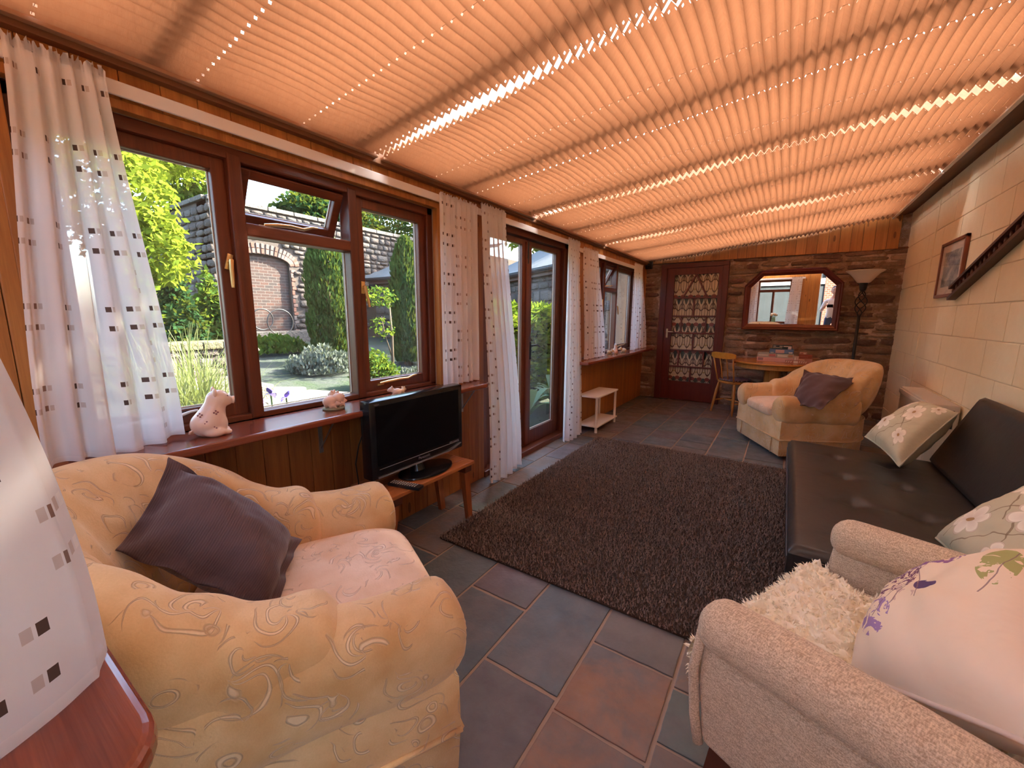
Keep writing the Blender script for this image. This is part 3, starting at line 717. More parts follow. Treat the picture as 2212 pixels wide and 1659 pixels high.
def curtain(top, bot, z0, z1, folds, amp, seed, label, group=None, cloth=2.1, lift=0.0):
    r = random.Random(seed); ph = r.uniform(0,6); ph2 = r.uniform(0,6); q1, q2 = r.uniform(0.5,1.2), r.uniform(1.5,2.6)
    e = empty('sheer_curtain', (*polyat(bot,0.5), z0), 0, label, 'curtain', group or 'sheer dotted curtains'); o0 = Vector(e.location)
    nu = folds*14+1; nv = 40; Wc = math.dist(top[0],top[-1])*cloth
    def pt(u, v):
        v2 = v; a = polyat(top,u); b_ = polyat(bot,u); w = smooth01(v2*1.02)**0.8
        x, y = lerp(a[0],b_[0],w), lerp(a[1],b_[1],w)
        d = (polyat(bot,min(1,u+0.02))[0]-polyat(bot,max(0,u-0.02))[0], polyat(bot,min(1,u+0.02))[1]-polyat(bot,max(0,u-0.02))[1]); L = math.hypot(*d) or 1; nx, ny = d[1]/L, -d[0]/L
        am = amp*(0.42+0.75*v2)
        uu = u+0.025*math.sin(v2*3+ph2)*math.sin(PI*u)
        k = math.sin(2*PI*folds*uu+ph)+0.35*math.sin(2*PI*folds*uu*q2+ph2+2*v2)+0.4*math.sin(2*PI*uu*q1+v2*2)
        off = am*k*0.75
        if v2 < 0.035: off = off*0.6+0.006*math.sin(u*folds*39+ph)*(1-v2/0.035)
        zz = lerp(z1, z0, v2)
        if v2 < 0.02: zz += 0.008*math.sin(u*folds*17+ph)+0.004*math.sin(u*folds*41)
        zz += lift*v2*v2*math.sin(u*7+ph)*0.5
        return (x+nx*off-o0.x, y+ny*off-o0.y, zz-o0.z)
    MB().grid(pt, nu, nv, uvf=lambda u, v: (u*Wc+seed*0.37, (1-v)*(z1-z0))).build('curtain_cloth', sheer, e, True, fixn=False)
    MB().grid(lambda u, v: tuple(c_+0.0015 if i == 0 else c_ for i, c_ in enumerate(pt(u, 1.002-0.014*v))), nu, 3).build('hem', hem_m, e, True, fixn=False)
    MB().grid(lambda u, v: tuple(c_+0.0015 if i == 0 else c_ for i, c_ in enumerate(pt(u, 0.0+0.022*v))), nu, 4).build('heading', hem_m, e, True, fixn=False)
    return e
CX = -1.785
curtain([(CX-0.02,0.262),(CX-0.02,0.462)], [(CX+0.05,0.185),(CX+0.03,0.34),(CX-0.04,0.538)], 0.808, 1.985, 5, 0.026, 1, 'sheer dotted curtain hanging beside the large sitting pig ornament', None, 2.6, 0.02)
curtain([(CX,1.905),(CX,2.265)], [(CX+0.01,1.885),(CX+0.01,2.27)], 0.81, 1.97, 7, 0.022, 2, 'sheer dotted sill-length curtain behind the television', None, 2.2)
curtain([(CX,2.295),(CX,2.58)], [(CX+0.03,2.33),(CX+0.05,2.55),(CX+0.01,2.79)], 0.012, 1.995, 5, 0.028, 3, 'long sheer dotted curtain at the french doors, beside the television table', None, 2.5, 0.02)
curtain([(CX,3.63),(CX,3.88)], [(CX+0.02,3.55),(CX+0.06,3.75),(CX+0.03,3.96)], 0.012, 1.975, 5, 0.03, 4, 'long sheer dotted curtain at the french doors, beside the cream side table', None, 2.6, 0.02)
curtain([(CX,3.99),(CX,4.37)], [(CX+0.01,4.07),(CX+0.01,4.62)], 0.795, 1.94, 6, 0.022, 5, 'sheer dotted sill-length curtain above the cream side table', None, 2.2)
curtain([(CX,5.68),(CX,6.05)], [(CX+0.02,5.60),(CX+0.02,6.33)], 0.795, 1.965, 6, 0.022, 6, 'sheer dotted sill-length curtain in the corner beside the stone wall', None, 2.2)
curtain([(-0.83,-0.095),(-0.60,-0.095)], [(-0.90,-0.045),(-0.80,0.075),(-0.665,0.095),(-0.60,-0.06)], 0.808, 1.985, 3, 0.012, 7, 'sheer dotted curtain over the sill with a rounded end behind the armchair', None, 2.2)
curtain([(-1.80,-0.095),(-1.57,-0.095)], [(-1.80,-0.06),(-1.56,-0.06)], 0.808, 1.985, 4, 0.02, 8, 'sheer dotted curtain in the boarded corner behind the gold armchair', None, 2.2)
# rails
for a, b_, z, lb in ((0.235,2.285,1.957,'long white curtain rail above the big window'), (2.285,3.90,1.960,'white curtain rail above the french doors'), (3.96,6.12,1.925,'white curtain rail above the smaller window')):
    e = empty('curtain_rail', (XL,(a+b_)/2,z), 0, lb, 'curtain rail', 'white curtain rails')
    MB().bbox((0.018,-(b_-a)/2,-0.022),(0.030,(b_-a)/2,0.022),0.004).build('rail', white_pvc, e)
    for q in (-0.45,0.0,0.45): MB().box((-0.001,q*(b_-a)-0.01,-0.012),(0.02,q*(b_-a)+0.01,0.012)).build('bracket', white_pvc, e)
e = empty('curtain_rail', (-1.19,YB,1.96), 0, 'white curtain rail on the boarded wall opposite the mirror', 'curtain rail', 'white curtain rails')
MB().bbox((-0.64,0.02,-0.022),(0.64,0.032,0.022),0.004).build('rail', white_pvc, e)
for q in (-0.5,0.5): MB().box((q-0.01,-0.001,-0.012),(q+0.01,0.022,0.012)).build('bracket', white_pvc, e)

# ------------------------------------------------------------------ rug
N = NT('brown_shag_pile'); c = N.ramp(N.noise(N.pos(False), 130, 2, 0.6), [(0.3, (0.16,0.105,0.080)), (0.7, (0.40,0.275,0.215))])
pile_m = N.fin(c, 0.95, 0.1)
pile_b = plain('brown_rug_backing', (0.05,0.03,0.02), 0.95, 0.1)
rx0, rx1, ry0, ry1 = -1.527, 0.16, 1.566, 3.93
e = empty('rug', ((rx0+rx1)/2,(ry0+ry1)/2,0.0), 0.0, 'dark brown shag-pile rug covering the slate floor', 'rug')
ox, oy = e.location.x, e.location.y
MB().bbox((rx0-ox,ry0-oy,0.001),(rx1-ox,ry1-oy,0.014),0.005).build('backing', pile_b, e)
r = random.Random(3); vs = []; fs = []; st_ = 0.0092
x = rx0
while x < rx1:
    y = ry0
    while y < ry1:
        px, py = x+r.uniform(-.006,.006)-ox, y+r.uniform(-.006,.006)-oy; h = r.uniform(0.012,0.024); a = r.uniform(0,PI); w = 0.0042
        dx, dy = r.uniform(-.009,.009), r.uniform(-.009,.009); i = len(vs)
        vs += [(px-w*math.cos(a),py-w*math.sin(a),0.012),(px+w*math.cos(a),py+w*math.sin(a),0.012),(px+dx,py+dy,0.012+h)]; fs.append((i,i+1,i+2)); y += st_
    x += st_
b = MB(); b.v = vs; b.f = fs; o = b.build('pile', pile_m, e, fixn=False); o['kind'] = 'stuff'

# ------------------------------------------------------------------ fabrics
def scroll_fabric(name, base, lite, dark, scale=7.5):
    """velour with scattered curling leaf sprigs pressed into the nap"""
    N = NT(name); p = N.oc()
    wob = N.n('TexNoise', {'Vector': p, 'Scale': 9.0, 'Detail': 1.0}); p2 = N.n('VectorMath', {0: p, 1: N.n('VectorMath', {0: wob.outputs[1], 3: 0.09}, operation='SCALE').outputs[0]}, operation='ADD').outputs[0]
    def sprig(sc, off, arms, curl, wid):
        q = N.scaled(p2, (sc,sc,sc), off); vo = N.n('TexVoronoi', {'Vector': q, 'Scale': 1.0, 'Randomness': 0.8}); d = N.n('VectorMath', {0: q, 1: vo.outputs['Position']}, operation='SUBTRACT')
        s_ = N.n('SeparateXYZ', {0: d.outputs[0]}); rn = N.n('SeparateXYZ', {0: vo.outputs['Color']}).outputs[0]
        a_ = N.math('ARCTAN2', N.math('ADD', s_.outputs[1], N.math('MULTIPLY', s_.outputs[2], 0.7)), N.math('SUBTRACT', s_.outputs[0], N.math('MULTIPLY', s_.outputs[2], 0.5)))
        r_ = vo.outputs['Distance']; th = N.math('ADD', N.math('ADD', a_, N.math('MULTIPLY', r_, curl)), N.math('MULTIPLY', rn, 6.28))
        half = N.math('GREATER_THAN', N.math('SINE', N.math('ADD', a_, N.math('MULTIPLY', rn, 12.0))), -0.35)
        f_ = N.math('ABSOLUTE', N.math('SUBTRACT', N.math('FRACT', N.math('MULTIPLY', th, arms/6.2832)), 0.5))
        w_ = N.math('MULTIPLY', N.math('SINE', N.math('MULTIPLY', r_, 6.2)), wid)
        inside = N.math('SUBTRACT', 1.0, N.math('MULTIPLY', N.math('SUBTRACT', f_, w_), 14.0), clampit=True)
        rim = N.math('MULTIPLY', N.math('GREATER_THAN', r_, 0.06), N.math('LESS_THAN', r_, 0.50))
        edge = N.math('SUBTRACT', 1.0, N.math('MULTIPLY', N.math('ABSOLUTE', N.math('SUBTRACT', f_, w_)), 16.0), clampit=True)
        k = N.math('MULTIPLY', rim, half); return N.math('MULTIPLY', inside, k), N.math('MULTIPLY', edge, k)
    i1, e1 = sprig(scale, (0,0,0), 5.0, 5.5, 0.13); i2, e2 = sprig(scale*1.45, (4.3,1.7,8.1), 3.0, -7.0, 0.09)
    ins = N.math('MAXIMUM', i1, i2); edg = N.math('MAXIMUM', e1, e2)
    nap = N.noise(p, 5, 3, 0.6); c = N.mix(N.ramp(nap, [(0.38,(0,0,0)),(0.66,(1,1,1))]), base, (base[0]*0.80,base[1]*0.66,base[2]*0.50))
    fz = N.noise(p, 220, 2); c = N.mix(N.math('MULTIPLY', fz, 0.28), c, dark)
    c = N.mix(N.math('MULTIPLY', ins, 0.42), c, lite); c = N.mix(N.math('MULTIPLY', edg, 0.60), c, dark)
    N.bump(N.math('ADD', N.math('ADD', N.math('MULTIPLY', edg, -0.8), N.math('MULTIPLY', ins, 0.3)), N.math('ADD', N.math('MULTIPLY', fz, 0.22), N.math('MULTIPLY', nap, 0.5))), 0.6, 0.006)
    return N.fin(c, 0.88, 0.2, **{'Sheen Weight': 0.45, 'Sheen Roughness': 0.5, 'Sheen Tint': (1,0.85,0.7,1)})
velour = scroll_fabric('gold_scroll_velour', (0.80,0.54,0.28), (0.95,0.76,0.52), (0.40,0.20,0.075))
velour_seat = scroll_fabric('pink_gold_scroll_velour_seat', (0.86,0.63,0.46), (0.95,0.80,0.66), (0.56,0.34,0.22))
# ------------------------------------------------------------------ tub armchairs
def sweep(pts, nrm, sec, ns=20):
    """closed cross-sections along a path: pts centre, nrm horizontal normal, sec(i, t) -> (along normal, up)"""
    b = MB(); k = len(pts); vs = []
    for i in range(k):
        for j in range(ns):
            a, z = sec(i, 2*PI*j/ns); vs.append((pts[i][0]+nrm[i][0]*a, pts[i][1]+nrm[i][1]*a, pts[i][2]+z))
    fs = [(i*ns+j, i*ns+(j+1)%ns, (i+1)*ns+(j+1)%ns, (i+1)*ns+j) for i in range(k-1) for j in range(ns)]
    fs += [tuple(range(ns-1,-1,-1)), tuple((k-1)*ns+j for j in range(ns))]
    b.add(vs, fs); return b
def sup(t, a, b, ex): c, s = math.cos(t), math.sin(t); return (sgn(c)*abs(c)**(2/ex)*a, sgn(s)*abs(s)**(2/ex)*b)
def upath(hw, yf, yc, ry, n=56):
    """U-shaped plan path from the front right, round the back, to the front left"""
    L1 = yf-yc; La = PI*(hw+ry)/2; T = 2*L1+La; out = []
    for i in range(n):
        s_ = T*i/(n-1)
        if s_ < L1: out.append(((hw, yf-s_), (1.0,0.0)))
        elif s_ > L1+La: out.append(((-hw, yc+(s_-L1-La)), (-1.0,0.0)))
        else:
            t = PI*(s_-L1)/La; x, y = hw*math.cos(t), yc-ry*math.sin(t)
            nx, ny = math.cos(t)/hw, -math.sin(t)/ry; L = math.hypot(nx,ny); out.append(((x,y),(nx/L,ny/L)))
    return out
def tub_chair(loc, rz, label, seed):
    e = empty('armchair', loc, rz, label, 'armchair', 'pair of gold velour tub armchairs')
    r = random.Random(seed)
    # skirted base
    outer = [(0.425,0.40),(0.425,0.30)]+[p_ for p_, n_ in upath(0.425,0.25,-0.08,0.39,30)]+[(-0.425,0.30),(-0.425,0.40)]
    b = MB(); levels = [(0.035,0.965),(0.06,0.985),(0.20,1.0),(0.34,0.995),(0.37,0.96)]
    n = len(outer)
    for z_, s_ in levels: b.v += [(x*s_,y*s_,z_) for x,y in outer]
    b.f = [(j*n+i,j*n+(i+1)%n,(j+1)*n+(i+1)%n,(j+1)*n+i) for j in range(len(levels)-1) for i in range(n)]+[tuple(range(n-1,-1,-1)),tuple((len(levels)-1)*n+i for i in range(n))]
    b.build('base', velour, e, True, sharp=50)
    for x in (-0.33,0.33):
        for y in (-0.27,0.32): MB().lathe([(0.022,0.0),(0.026,0.01),(0.026,0.045)], 12, (x,y,0)).build('foot', dark_leg, e)
    # piping round the skirt
    for z_, o_ in ((0.185,1.006),(0.365,0.985)):
        MB().tube([(x*o_,y*o_,z_+(0.075*smooth01((y+0.1)/0.5) if z_ > 0.3 else 0.0)) for x,y in outer], 0.008, 6).build('piping', velour, e, True)
    MB().tube([(0.425,0.402,0.185),(0.2,0.404,0.185),(0,0.405,0.185),(-0.2,0.404,0.185),(-0.425,0.402,0.185)], 0.008, 6).build('piping', velour, e, True)
    for x in (-0.30,0.30): MB().tube([(x,0.403,0.04),(x,0.404,0.11),(x,0.404,0.185)], 0.005, 6).build('pleat_welt', velour, e, True)
    # rolled arms
    for s_ in (1,-1):
        pts, nrm = [], []; m_ = 22
        for i in range(m_): pts.append((s_*0.352, 0.428-0.66*i/(m_-1), 0.445)); nrm.append((s_,0.0))
        def sec(i, t):
            d = 0.66*i/(m_-1); k = math.sqrt(max(0.0, 1-(max(0,0.085-d)/0.085)**2)); k = 0.45+0.55*k if i else 0.40
            a, z_ = sup(t, 0.098*(0.75+0.25*k), 0.132*k, 2.6)
            return (a+0.010*(z_ > 0)*k, z_+0.006*math.sin(d*20+seed))
        subsurf(sweep(pts, nrm, sec, 22).build('arm', velour, e, True), 1)
    # wrap-round back cushion, running down on to the arms
    up_ = upath(0.335,0.155,-0.10,0.265,80); k = len(up_); pts, nrm = [], []
    for (x,y),(nx,ny) in up_: pts.append((x,y,0)); nrm.append((nx,ny))
    def sec(i, t):
        s_ = i/(k-1); c_ = math.sin(PI*s_); tp = 0.625+0.235*smooth01((c_-0.25)/0.75); bt = 0.36
        cap = min(s_, 1-s_)*1.55; kk = math.sqrt(max(0, 1-(max(0,0.085-cap)/0.085)**2)); kk = max(kk, 0.35)
        hz = (tp-bt)/2*kk; zc = bt+(tp-bt)*0.5*(0.9+0.1*kk)
        a, z_ = sup(t, 0.108*(0.55+0.45*kk), hz, 2.5)
        lean = (zc+z_-0.45)*0.30*c_
        wr = 0.009*math.sin(s_*64+4*fbm((s_*6,z_*2,seed))+2*z_)*math.exp(-abs(z_-0.02)*2)*(0.35+0.65*c_) + 0.014*fbm((s_*16,z_*5,seed))
        return (a+lean+(wr if math.cos(t) < 0 else wr*1.1+0.006*math.sin(s_*95+9*z_)*math.exp(-(z_/0.09)**2)), zc+z_)
    subsurf(sweep(pts, nrm, sec, 26).build('backrest', velour, e, True), 1)
    # seat cushion
    def seat(u, v):
        th = 2*PI*u; q = -PI/2+PI*v
        cx_, sx_ = sup(th, 1, 1, 5.0); cq = math.cos(q); k_ = abs(cq)**0.35
        z_ = 0.40+0.062*sgn(math.sin(q))*abs(math.sin(q))**0.6
        x, y = cx_*0.272*k_, 0.105+sx_*0.325*k_
        crown = 0.022*(1-(cx_*k_)**2)*(1-(sx_*k_)**2) if math.sin(q) > 0 else 0
        return (x, y, z_+crown+0.004*fbm((x*6,y*6,seed+2)))
    MB().grid(seat, 48, 18, cu=True).build('seat_cushion', velour_seat, e, True)
    return e
f_n = Vector((0.447,0.894)); tub_chair((-1.17,0.52,0), math.atan2(-f_n.x,f_n.y), 'gold velour tub armchair backing on to the big window', 1)
f_f = Vector((-0.884,-0.467)); mid = Vector(((-0.372+0.051)/2,(4.97+4.171)/2)); cen = mid-f_f*0.40
tub_chair((cen.x,cen.y,0), math.atan2(-f_f.x,f_f.y), 'gold velour tub armchair between the dining table and the black sofa bed', 2)

# ------------------------------------------------------------------ loose cushions
def pillow(name, A, B, C, D, th, m_, label, cat='cushion', group=None, flange=0.0, pipe=None, seed=0, nn=26, sag=0.0, pinch=0.07):
    """A B C D: the four corners, seen from the front, anticlockwise"""
    A, B, C, D = [Vector(q) for q in (A,B,C,D)]; c0 = (A+B+C+D)/4
    nrm = ((C-A).cross(D-B)).normalized(); e = empty(name, c0, 0, label, cat, group)
    def base(u, v):
        # edges bow inwards between the corners
        uu = 0.5+(u-0.5)*(1-pinch*(1-(2*v-1)**2)**1.0*abs(2*u-1)**2*1.0); vv = 0.5+(v-0.5)*(1-pinch*(1-(2*u-1)**2)*abs(2*v-1)**2)
        return (A*(1-uu)*(1-vv)+B*uu*(1-vv)+C*uu*vv+D*(1-uu)*vv)-c0
    fl = flange
    def hgt(u, v):
        a = clamp((abs(2*u-1))/(1-fl*2)); b_ = clamp(abs(2*v-1)/(1-fl*2))
        return max(0.0, (1-a**2.6))**0.5*max(0.0, (1-b_**2.6))**0.5
    def face(sd):
        def fn(u, v):
            p_ = base(u,v); h_ = hgt(u,v)*th/2; w = 0.055*th*fbm((u*5+seed,v*5,sd*3+seed),3)*(0.4+h_/th)
            edge = 0.008*math.sin((u-v)*21+seed)*(1-hgt(u,v)) if fl else 0
            return p_+nrm*(sd*(h_+0.0025)+w+edge)-Vector((0,0,sag*hgt(u,v)))
        return fn
    b = MB(); b.grid(face(1), nn, nn, uvf=lambda u, v: (u, v)); b.build('front', m_, e, True, fixn=False)
    b = MB(); b.grid(face(-1), nn, nn, uvf=lambda u, v: (u, v)); b.build('reverse', m_, e, True, fixn=False)
    ring_ = [(i/nn,0) for i in range(nn)]+[(1,i/nn) for i in range(nn)]+[(1-i/nn,1) for i in range(nn)]+[(0,1-i/nn) for i in range(nn)]+[(0,0)]
    if pipe: MB().tube([(face(1)(u,v)+face(-1)(u,v))/2 for u,v in ring_], pipe[0], 6, False).build('piping', pipe[1], e, True)
    return e
N = NT('plum_brown_corduroy'); p = N.uv(); w_ = N.n('TexWave', {'Vector': p, 'Scale': 22.0, 'Distortion': 1.2, 'Detail': 2.0}, bands_direction='X')
c = N.mix(w_.outputs[1], (0.105,0.060,0.058), (0.130,0.076,0.072)); c = N.mix(N.noise(p, 6, 3), c, (0.12,0.072,0.072)); N.bump(w_.outputs[1], 0.35, 0.002)
plum = N.fin(c, 0.85, 0.15, **{'Sheen Weight': 0.25})
pillow('cushion', (-1.345,0.235,0.665), (-1.02,0.455,0.475), (-1.285,0.665,0.505), (-1.40,0.382,0.86), 0.25, plum, 'plum brown flanged cushion on the armchair under the big window', group='plum cushions on the gold armchairs', flange=0.075, seed=1, nn=34)
N = NT('plum_velvet_smooth'); plum2 = N.fin(N.mix(N.noise(N.oc(), 8, 3), (0.10,0.05,0.048), (0.135,0.07,0.066)), 0.85, 0.15, **{'Sheen Weight': 0.25})
pillow('cushion', (0.075,4.32,0.49), (0.285,4.02,0.53), (0.565,4.52,0.735), (0.165,4.50,0.785), 0.14, plum2, 'plum brown flanged cushion on the armchair beside the dining table', group='plum cushions on the gold armchairs', flange=0.06, seed=4, nn=30)
# ------------------------------------------------------------------ black sofa bed
N = NT('black_faux_leather'); p = N.oc(); N.bump(N.noise(p, 14, 4, 0.6), 0.12, 0.01); leather = N.fin((0.022,0.018,0.016), N.math('ADD', 0.30, N.math('MULTIPLY', N.noise(p, 6, 3), 0.12)), 0.5)
seam_m = plain('grey_thread', (0.10,0.10,0.11), 0.6)
FY0, FY1, FX0, FX1 = 1.80, 3.50, 0.085, 0.845
e = empty('sofa_bed', ((FX0+FX1)/2,(FY0+FY1)/2,0), 0, 'black tufted faux leather sofa bed along the block wall', 'sofa bed')
ex_, ey_ = e.location.x, e.location.y
btn = [(qx,qy) for qx in (0.34,0.66) for qy in (0.14,0.37,0.60,0.83)]
def pad(u, v, Lx, Ly, th, tuft):
    th_ = 2*PI*u; q = -PI/2+PI*v; a, b_ = sup(th_, 1, 1, 9.0); k_ = abs(math.cos(q))**0.22
    x, y = a*k_*Lx/2, b_*k_*Ly/2; z_ = th/2*sgn(math.sin(q))*abs(math.sin(q))**0.5
    return x, y, z_
def padmesh(Lx, Ly, th, tuft, nx=44, ny=80, rr=0.03):
    """flat pad with a rounded rim and tufting on top"""
    b = MB()
    def top(u, v, sg):
        x, y = (u-0.5)*Lx, (v-0.5)*Ly; dx, dy = Lx/2-abs(x), Ly/2-abs(y); d = min(dx,dy)
        k_ = math.sqrt(max(0, 1-(max(0,rr-d)/rr)**2)); z_ = sg*(th/2-rr+rr*k_)
        if sg > 0 and tuft:
            for qx,qy in btn:
                ax, ay = x-(qx-0.5)*Lx, y-(qy-0.5)*Ly; z_ -= 0.016*math.exp(-(ax*ax+ay*ay)/0.0022)
                z_ -= 0.005*math.exp(-(ax*ax)/0.0002)*math.exp(-(ay/0.16)**2) + 0.005*math.exp(-(ay*ay)/0.0002)*math.exp(-(ax/0.12)**2)
            z_ += 0.006*math.sin(PI*u)*math.sin(PI*v)
        return (x,y,z_)
    b.grid(lambda u,v: top(u,v,1), nx, ny); b.grid(lambda u,v: top(u,v,-1), 12, 12)
    n0 = nx*ny
    rim = [(i/40,0) for i in range(40)]+[(1,i/40) for i in range(40)]+[(1-i/40,1) for i in range(40)]+[(0,1-i/40) for i in range(40)]
    k = len(rim); base = len(b.v)
    b.v += [top(u,v,1) for u,v in rim]+[top(u,v,-1) for u,v in rim]
    b.f += [(base+i,base+(i+1)%k,base+k+(i+1)%k,base+k+i) for i in range(k)]
    return b
padmesh(FX1-FX0, FY1-FY0, 0.155, True).build('seat_pad', leather, e, True, (0,0,0.30), (0,math.radians(1.2),0))
MB().tube([(FX0-ex_-0.001,y-ey_,0.325) for y in (FY0+0.03,FY0+0.6,FY1-0.6,FY1-0.03)], 0.0022, 6).build('seam', seam_m, e)
bk = padmesh(0.47, FY1-FY0+0.02, 0.11, False, 24, 40).build('backrest', leather, e, True, (0.945-ex_,0,0.565), (0,math.radians(-68),0))
MB().tube([(-0.235,y,0.0) for y in (-0.8,0,0.8)], 0.003, 6).build('seam', seam_m, bk)
for x in (-0.25,0.30):
    for y in (-0.78,0.78): MB().tube([(x,y,0.235),(x,y,0.12),(x,y,0.0)], [0.018,0.018,0.022], 12).build('leg', steel, e)
MB().box((-0.32,-0.80,0.20),(0.32,-0.76,0.235)).box((-0.32,0.76,0.20),(0.32,0.80,0.235)).box((0.28,-0.8,0.20),(0.32,0.8,0.235)).box((-0.32,-0.8,0.20),(-0.28,0.8,0.235)).build('bed_frame', steel, e)
MB().tube([(0.30,0.72,0.24),(0.38,0.72,0.36),(0.46,0.72,0.40)], 0.010, 8).build('hinge_bar', steel, e)
# floral pillows
N = NT('sage_magnolia_print'); uv = N.uv(); sp = N.n('SeparateXYZ', {0: uv}); U, V = sp.outputs[0], sp.outputs[1]
c = N.mix(N.noise(uv, 2.5, 3), (0.54,0.47,0.31), (0.64,0.56,0.38)); wv = N.math('MULTIPLY', N.math('SUBTRACT', N.noise(uv, 4, 2), 0.5), 0.16)
for a_, b_, v0_, v1_ in ((0.12,0.55,0.05,0.95),(0.85,-0.5,0.10,0.80),(0.30,0.9,0.0,0.5),(0.95,-0.95,0.45,0.9)):
    lin = N.math('LESS_THAN', N.math('ABSOLUTE', N.math('SUBTRACT', N.math('ADD', U, wv), N.math('ADD', a_, N.math('MULTIPLY', V, b_)))), 0.006)
    c = N.mix(N.math('MULTIPLY', N.math('MULTIPLY', lin, N.math('MULTIPLY', N.math('GREATER_THAN', V, v0_), N.math('LESS_THAN', V, v1_))), 0.75), c, (0.22,0.14,0.08))
def bloom(c, cu, cv, R_, rot, np_=6.0):
    du, dv_ = N.math('SUBTRACT', U, cu), N.math('SUBTRACT', V, cv); r_ = N.math('SQRT', N.math('ADD', N.math('MULTIPLY', du, du), N.math('MULTIPLY', dv_, dv_)))
    th = N.math('ADD', N.math('ARCTAN2', dv_, du), rot); lobe = N.math('POWER', N.math('ABSOLUTE', N.math('COSINE', N.math('MULTIPLY', th, np_/2))), 0.45)
    rr = N.math('MULTIPLY', N.math('ADD', 0.42, N.math('MULTIPLY', lobe, 0.58)), R_); q = N.math('DIVIDE', r_, rr)
    c = N.mix(N.math('LESS_THAN', q, 1.0), c, N.mix(N.math('MULTIPLY', q, 1.0), (0.70,0.55,0.42), (0.92,0.83,0.68)))
    c = N.mix(N.math('MULTIPLY', N.math('LESS_THAN', N.math('ABSOLUTE', N.math('SUBTRACT', q, 0.97)), 0.06), 0.55), c, (0.50,0.36,0.24))
    return N.mix(N.math('LESS_THAN', r_, R_*0.16), c, (0.42,0.24,0.10))
for q_ in ((0.30,0.30,0.17,0.3,6.0),(0.62,0.62,0.18,1.1,6.0),(0.22,0.76,0.13,0.7,5.0),(0.78,0.24,0.12,0.2,5.0),(0.84,0.86,0.11,1.7,6.0)): c = bloom(c, *q_)
N.bump(N.noise(N.oc(), 18, 3), 0.3, 0.01); floral = N.fin(c, 0.75, 0.2); sage = plain('sage_piping', (0.52,0.46,0.32), 0.7)
pillow('cushion', (0.50,3.48,0.475), (0.605,3.06,0.42), (0.89,3.42,0.70), (0.825,3.79,0.685), 0.20, floral, 'sage magnolia-print pillow on the sofa bed, beside the storage heater', group='magnolia pillows', pipe=(0.005,sage), seed=5)
pillow('cushion', (0.527,2.01,0.46), (0.56,1.60,0.44), (0.845,1.62,0.74), (0.80,2.02,0.76), 0.18, floral, 'sage magnolia-print pillow behind the sheepskin armchair', group='magnolia pillows', pipe=(0.005,sage), seed=8)

# ------------------------------------------------------------------ sheepskin armchair (front right)
N = NT('oat_boucle_weave'); p = N.oc(); v1 = N.noise(N.scaled(p, (1.0,0.25,1.0)), 300, 3, 0.75, 0.6); v2 = N.noise(N.scaled(p, (0.25,1,1)), 380, 2)
c = N.mix(N.ramp(N.math('MULTIPLY', N.math('ADD', v1, v2), 0.5), [(0.40,(0,0,0)),(0.60,(1,1,1))]), (0.46,0.32,0.20), (0.82,0.65,0.45)); N.bump(N.math('ADD', v1, v2), 0.5, 0.003); boucle = N.fin(c, 0.95, 0.15, **{'Sheen Weight': 0.2})
fr = Vector((-0.915,0.404)); rz = math.atan2(-fr.x, fr.y)
e = empty('lounge_chair', (0.06+0.915*0.30,1.315-0.404*0.30,0), rz, 'oatmeal fabric lounge chair with dark wooden legs and a sheepskin', 'armchair')
# local frame: +y is the front (front edge at y = 0.30), -x towards the camera side
for s_ in (-1,1):
    m_ = 26; pts = []; nrm = []
    for i in range(m_): q = i/(m_-1); pts.append((s_*0.360, 0.315-0.70*q, 0.545+0.012*math.sin(q*3))); nrm.append((s_,0))
    def sec(i, t):
        q = i/(m_-1)*0.70; k_ = math.sqrt(max(0,1-(max(0,0.035-q)/0.035)**2)); k_ = max(k_,0.55); a, z_ = sup(t, 0.064*k_, 0.058*k_, 2.4); return (a, z_)
    arm = subsurf(sweep(pts, nrm, sec, 18).build('arm', boucle, e, True), 1)
    x0, x1 = (0.325,0.392); side = [(0.290,0.225),(0.300,0.52),(-0.40,0.53),(-0.40,0.225)]
    b = MB(); poly = [(0.285,0.235),(0.305,0.40),(0.300,0.545),(-0.40,0.545),(-0.40,0.235),(-0.1,0.228)]
    b.prism(poly, s_*x0, s_*x1, 'x'); o = b.build('side_panel', boucle, e); md = o.modifiers.new('bv','BEVEL'); md.width = 0.022; md.segments = 3; o.data.polygons.foreach_set('use_smooth',[True]*len(o.data.polygons))
    MB().tube([(s_*0.392,0.296,0.545),(s_*0.392,0.312,0.42),(s_*0.392,0.300,0.30),(s_*0.392,0.285,0.235)], 0.012, 8).build('piping', boucle, e, True)
def slab(a, b_, r_=0.03):
    o = MB().bbox(a, b_, r_); return o
slab((-0.325,-0.36,0.245),(0.325,0.285,0.345),0.02).build('seat_base', boucle, e, True, sharp=40)
slab((-0.305,-0.30,0.345),(0.305,0.300,0.425),0.03).build('seat_cushion', boucle, e, True, sharp=40)
slab((-0.325,-0.07,-0.35),(0.325,0.07,0.34),0.05).build('backrest', boucle, e, True, (0,-0.43,0.60), (math.radians(14),0,0), sharp=40)
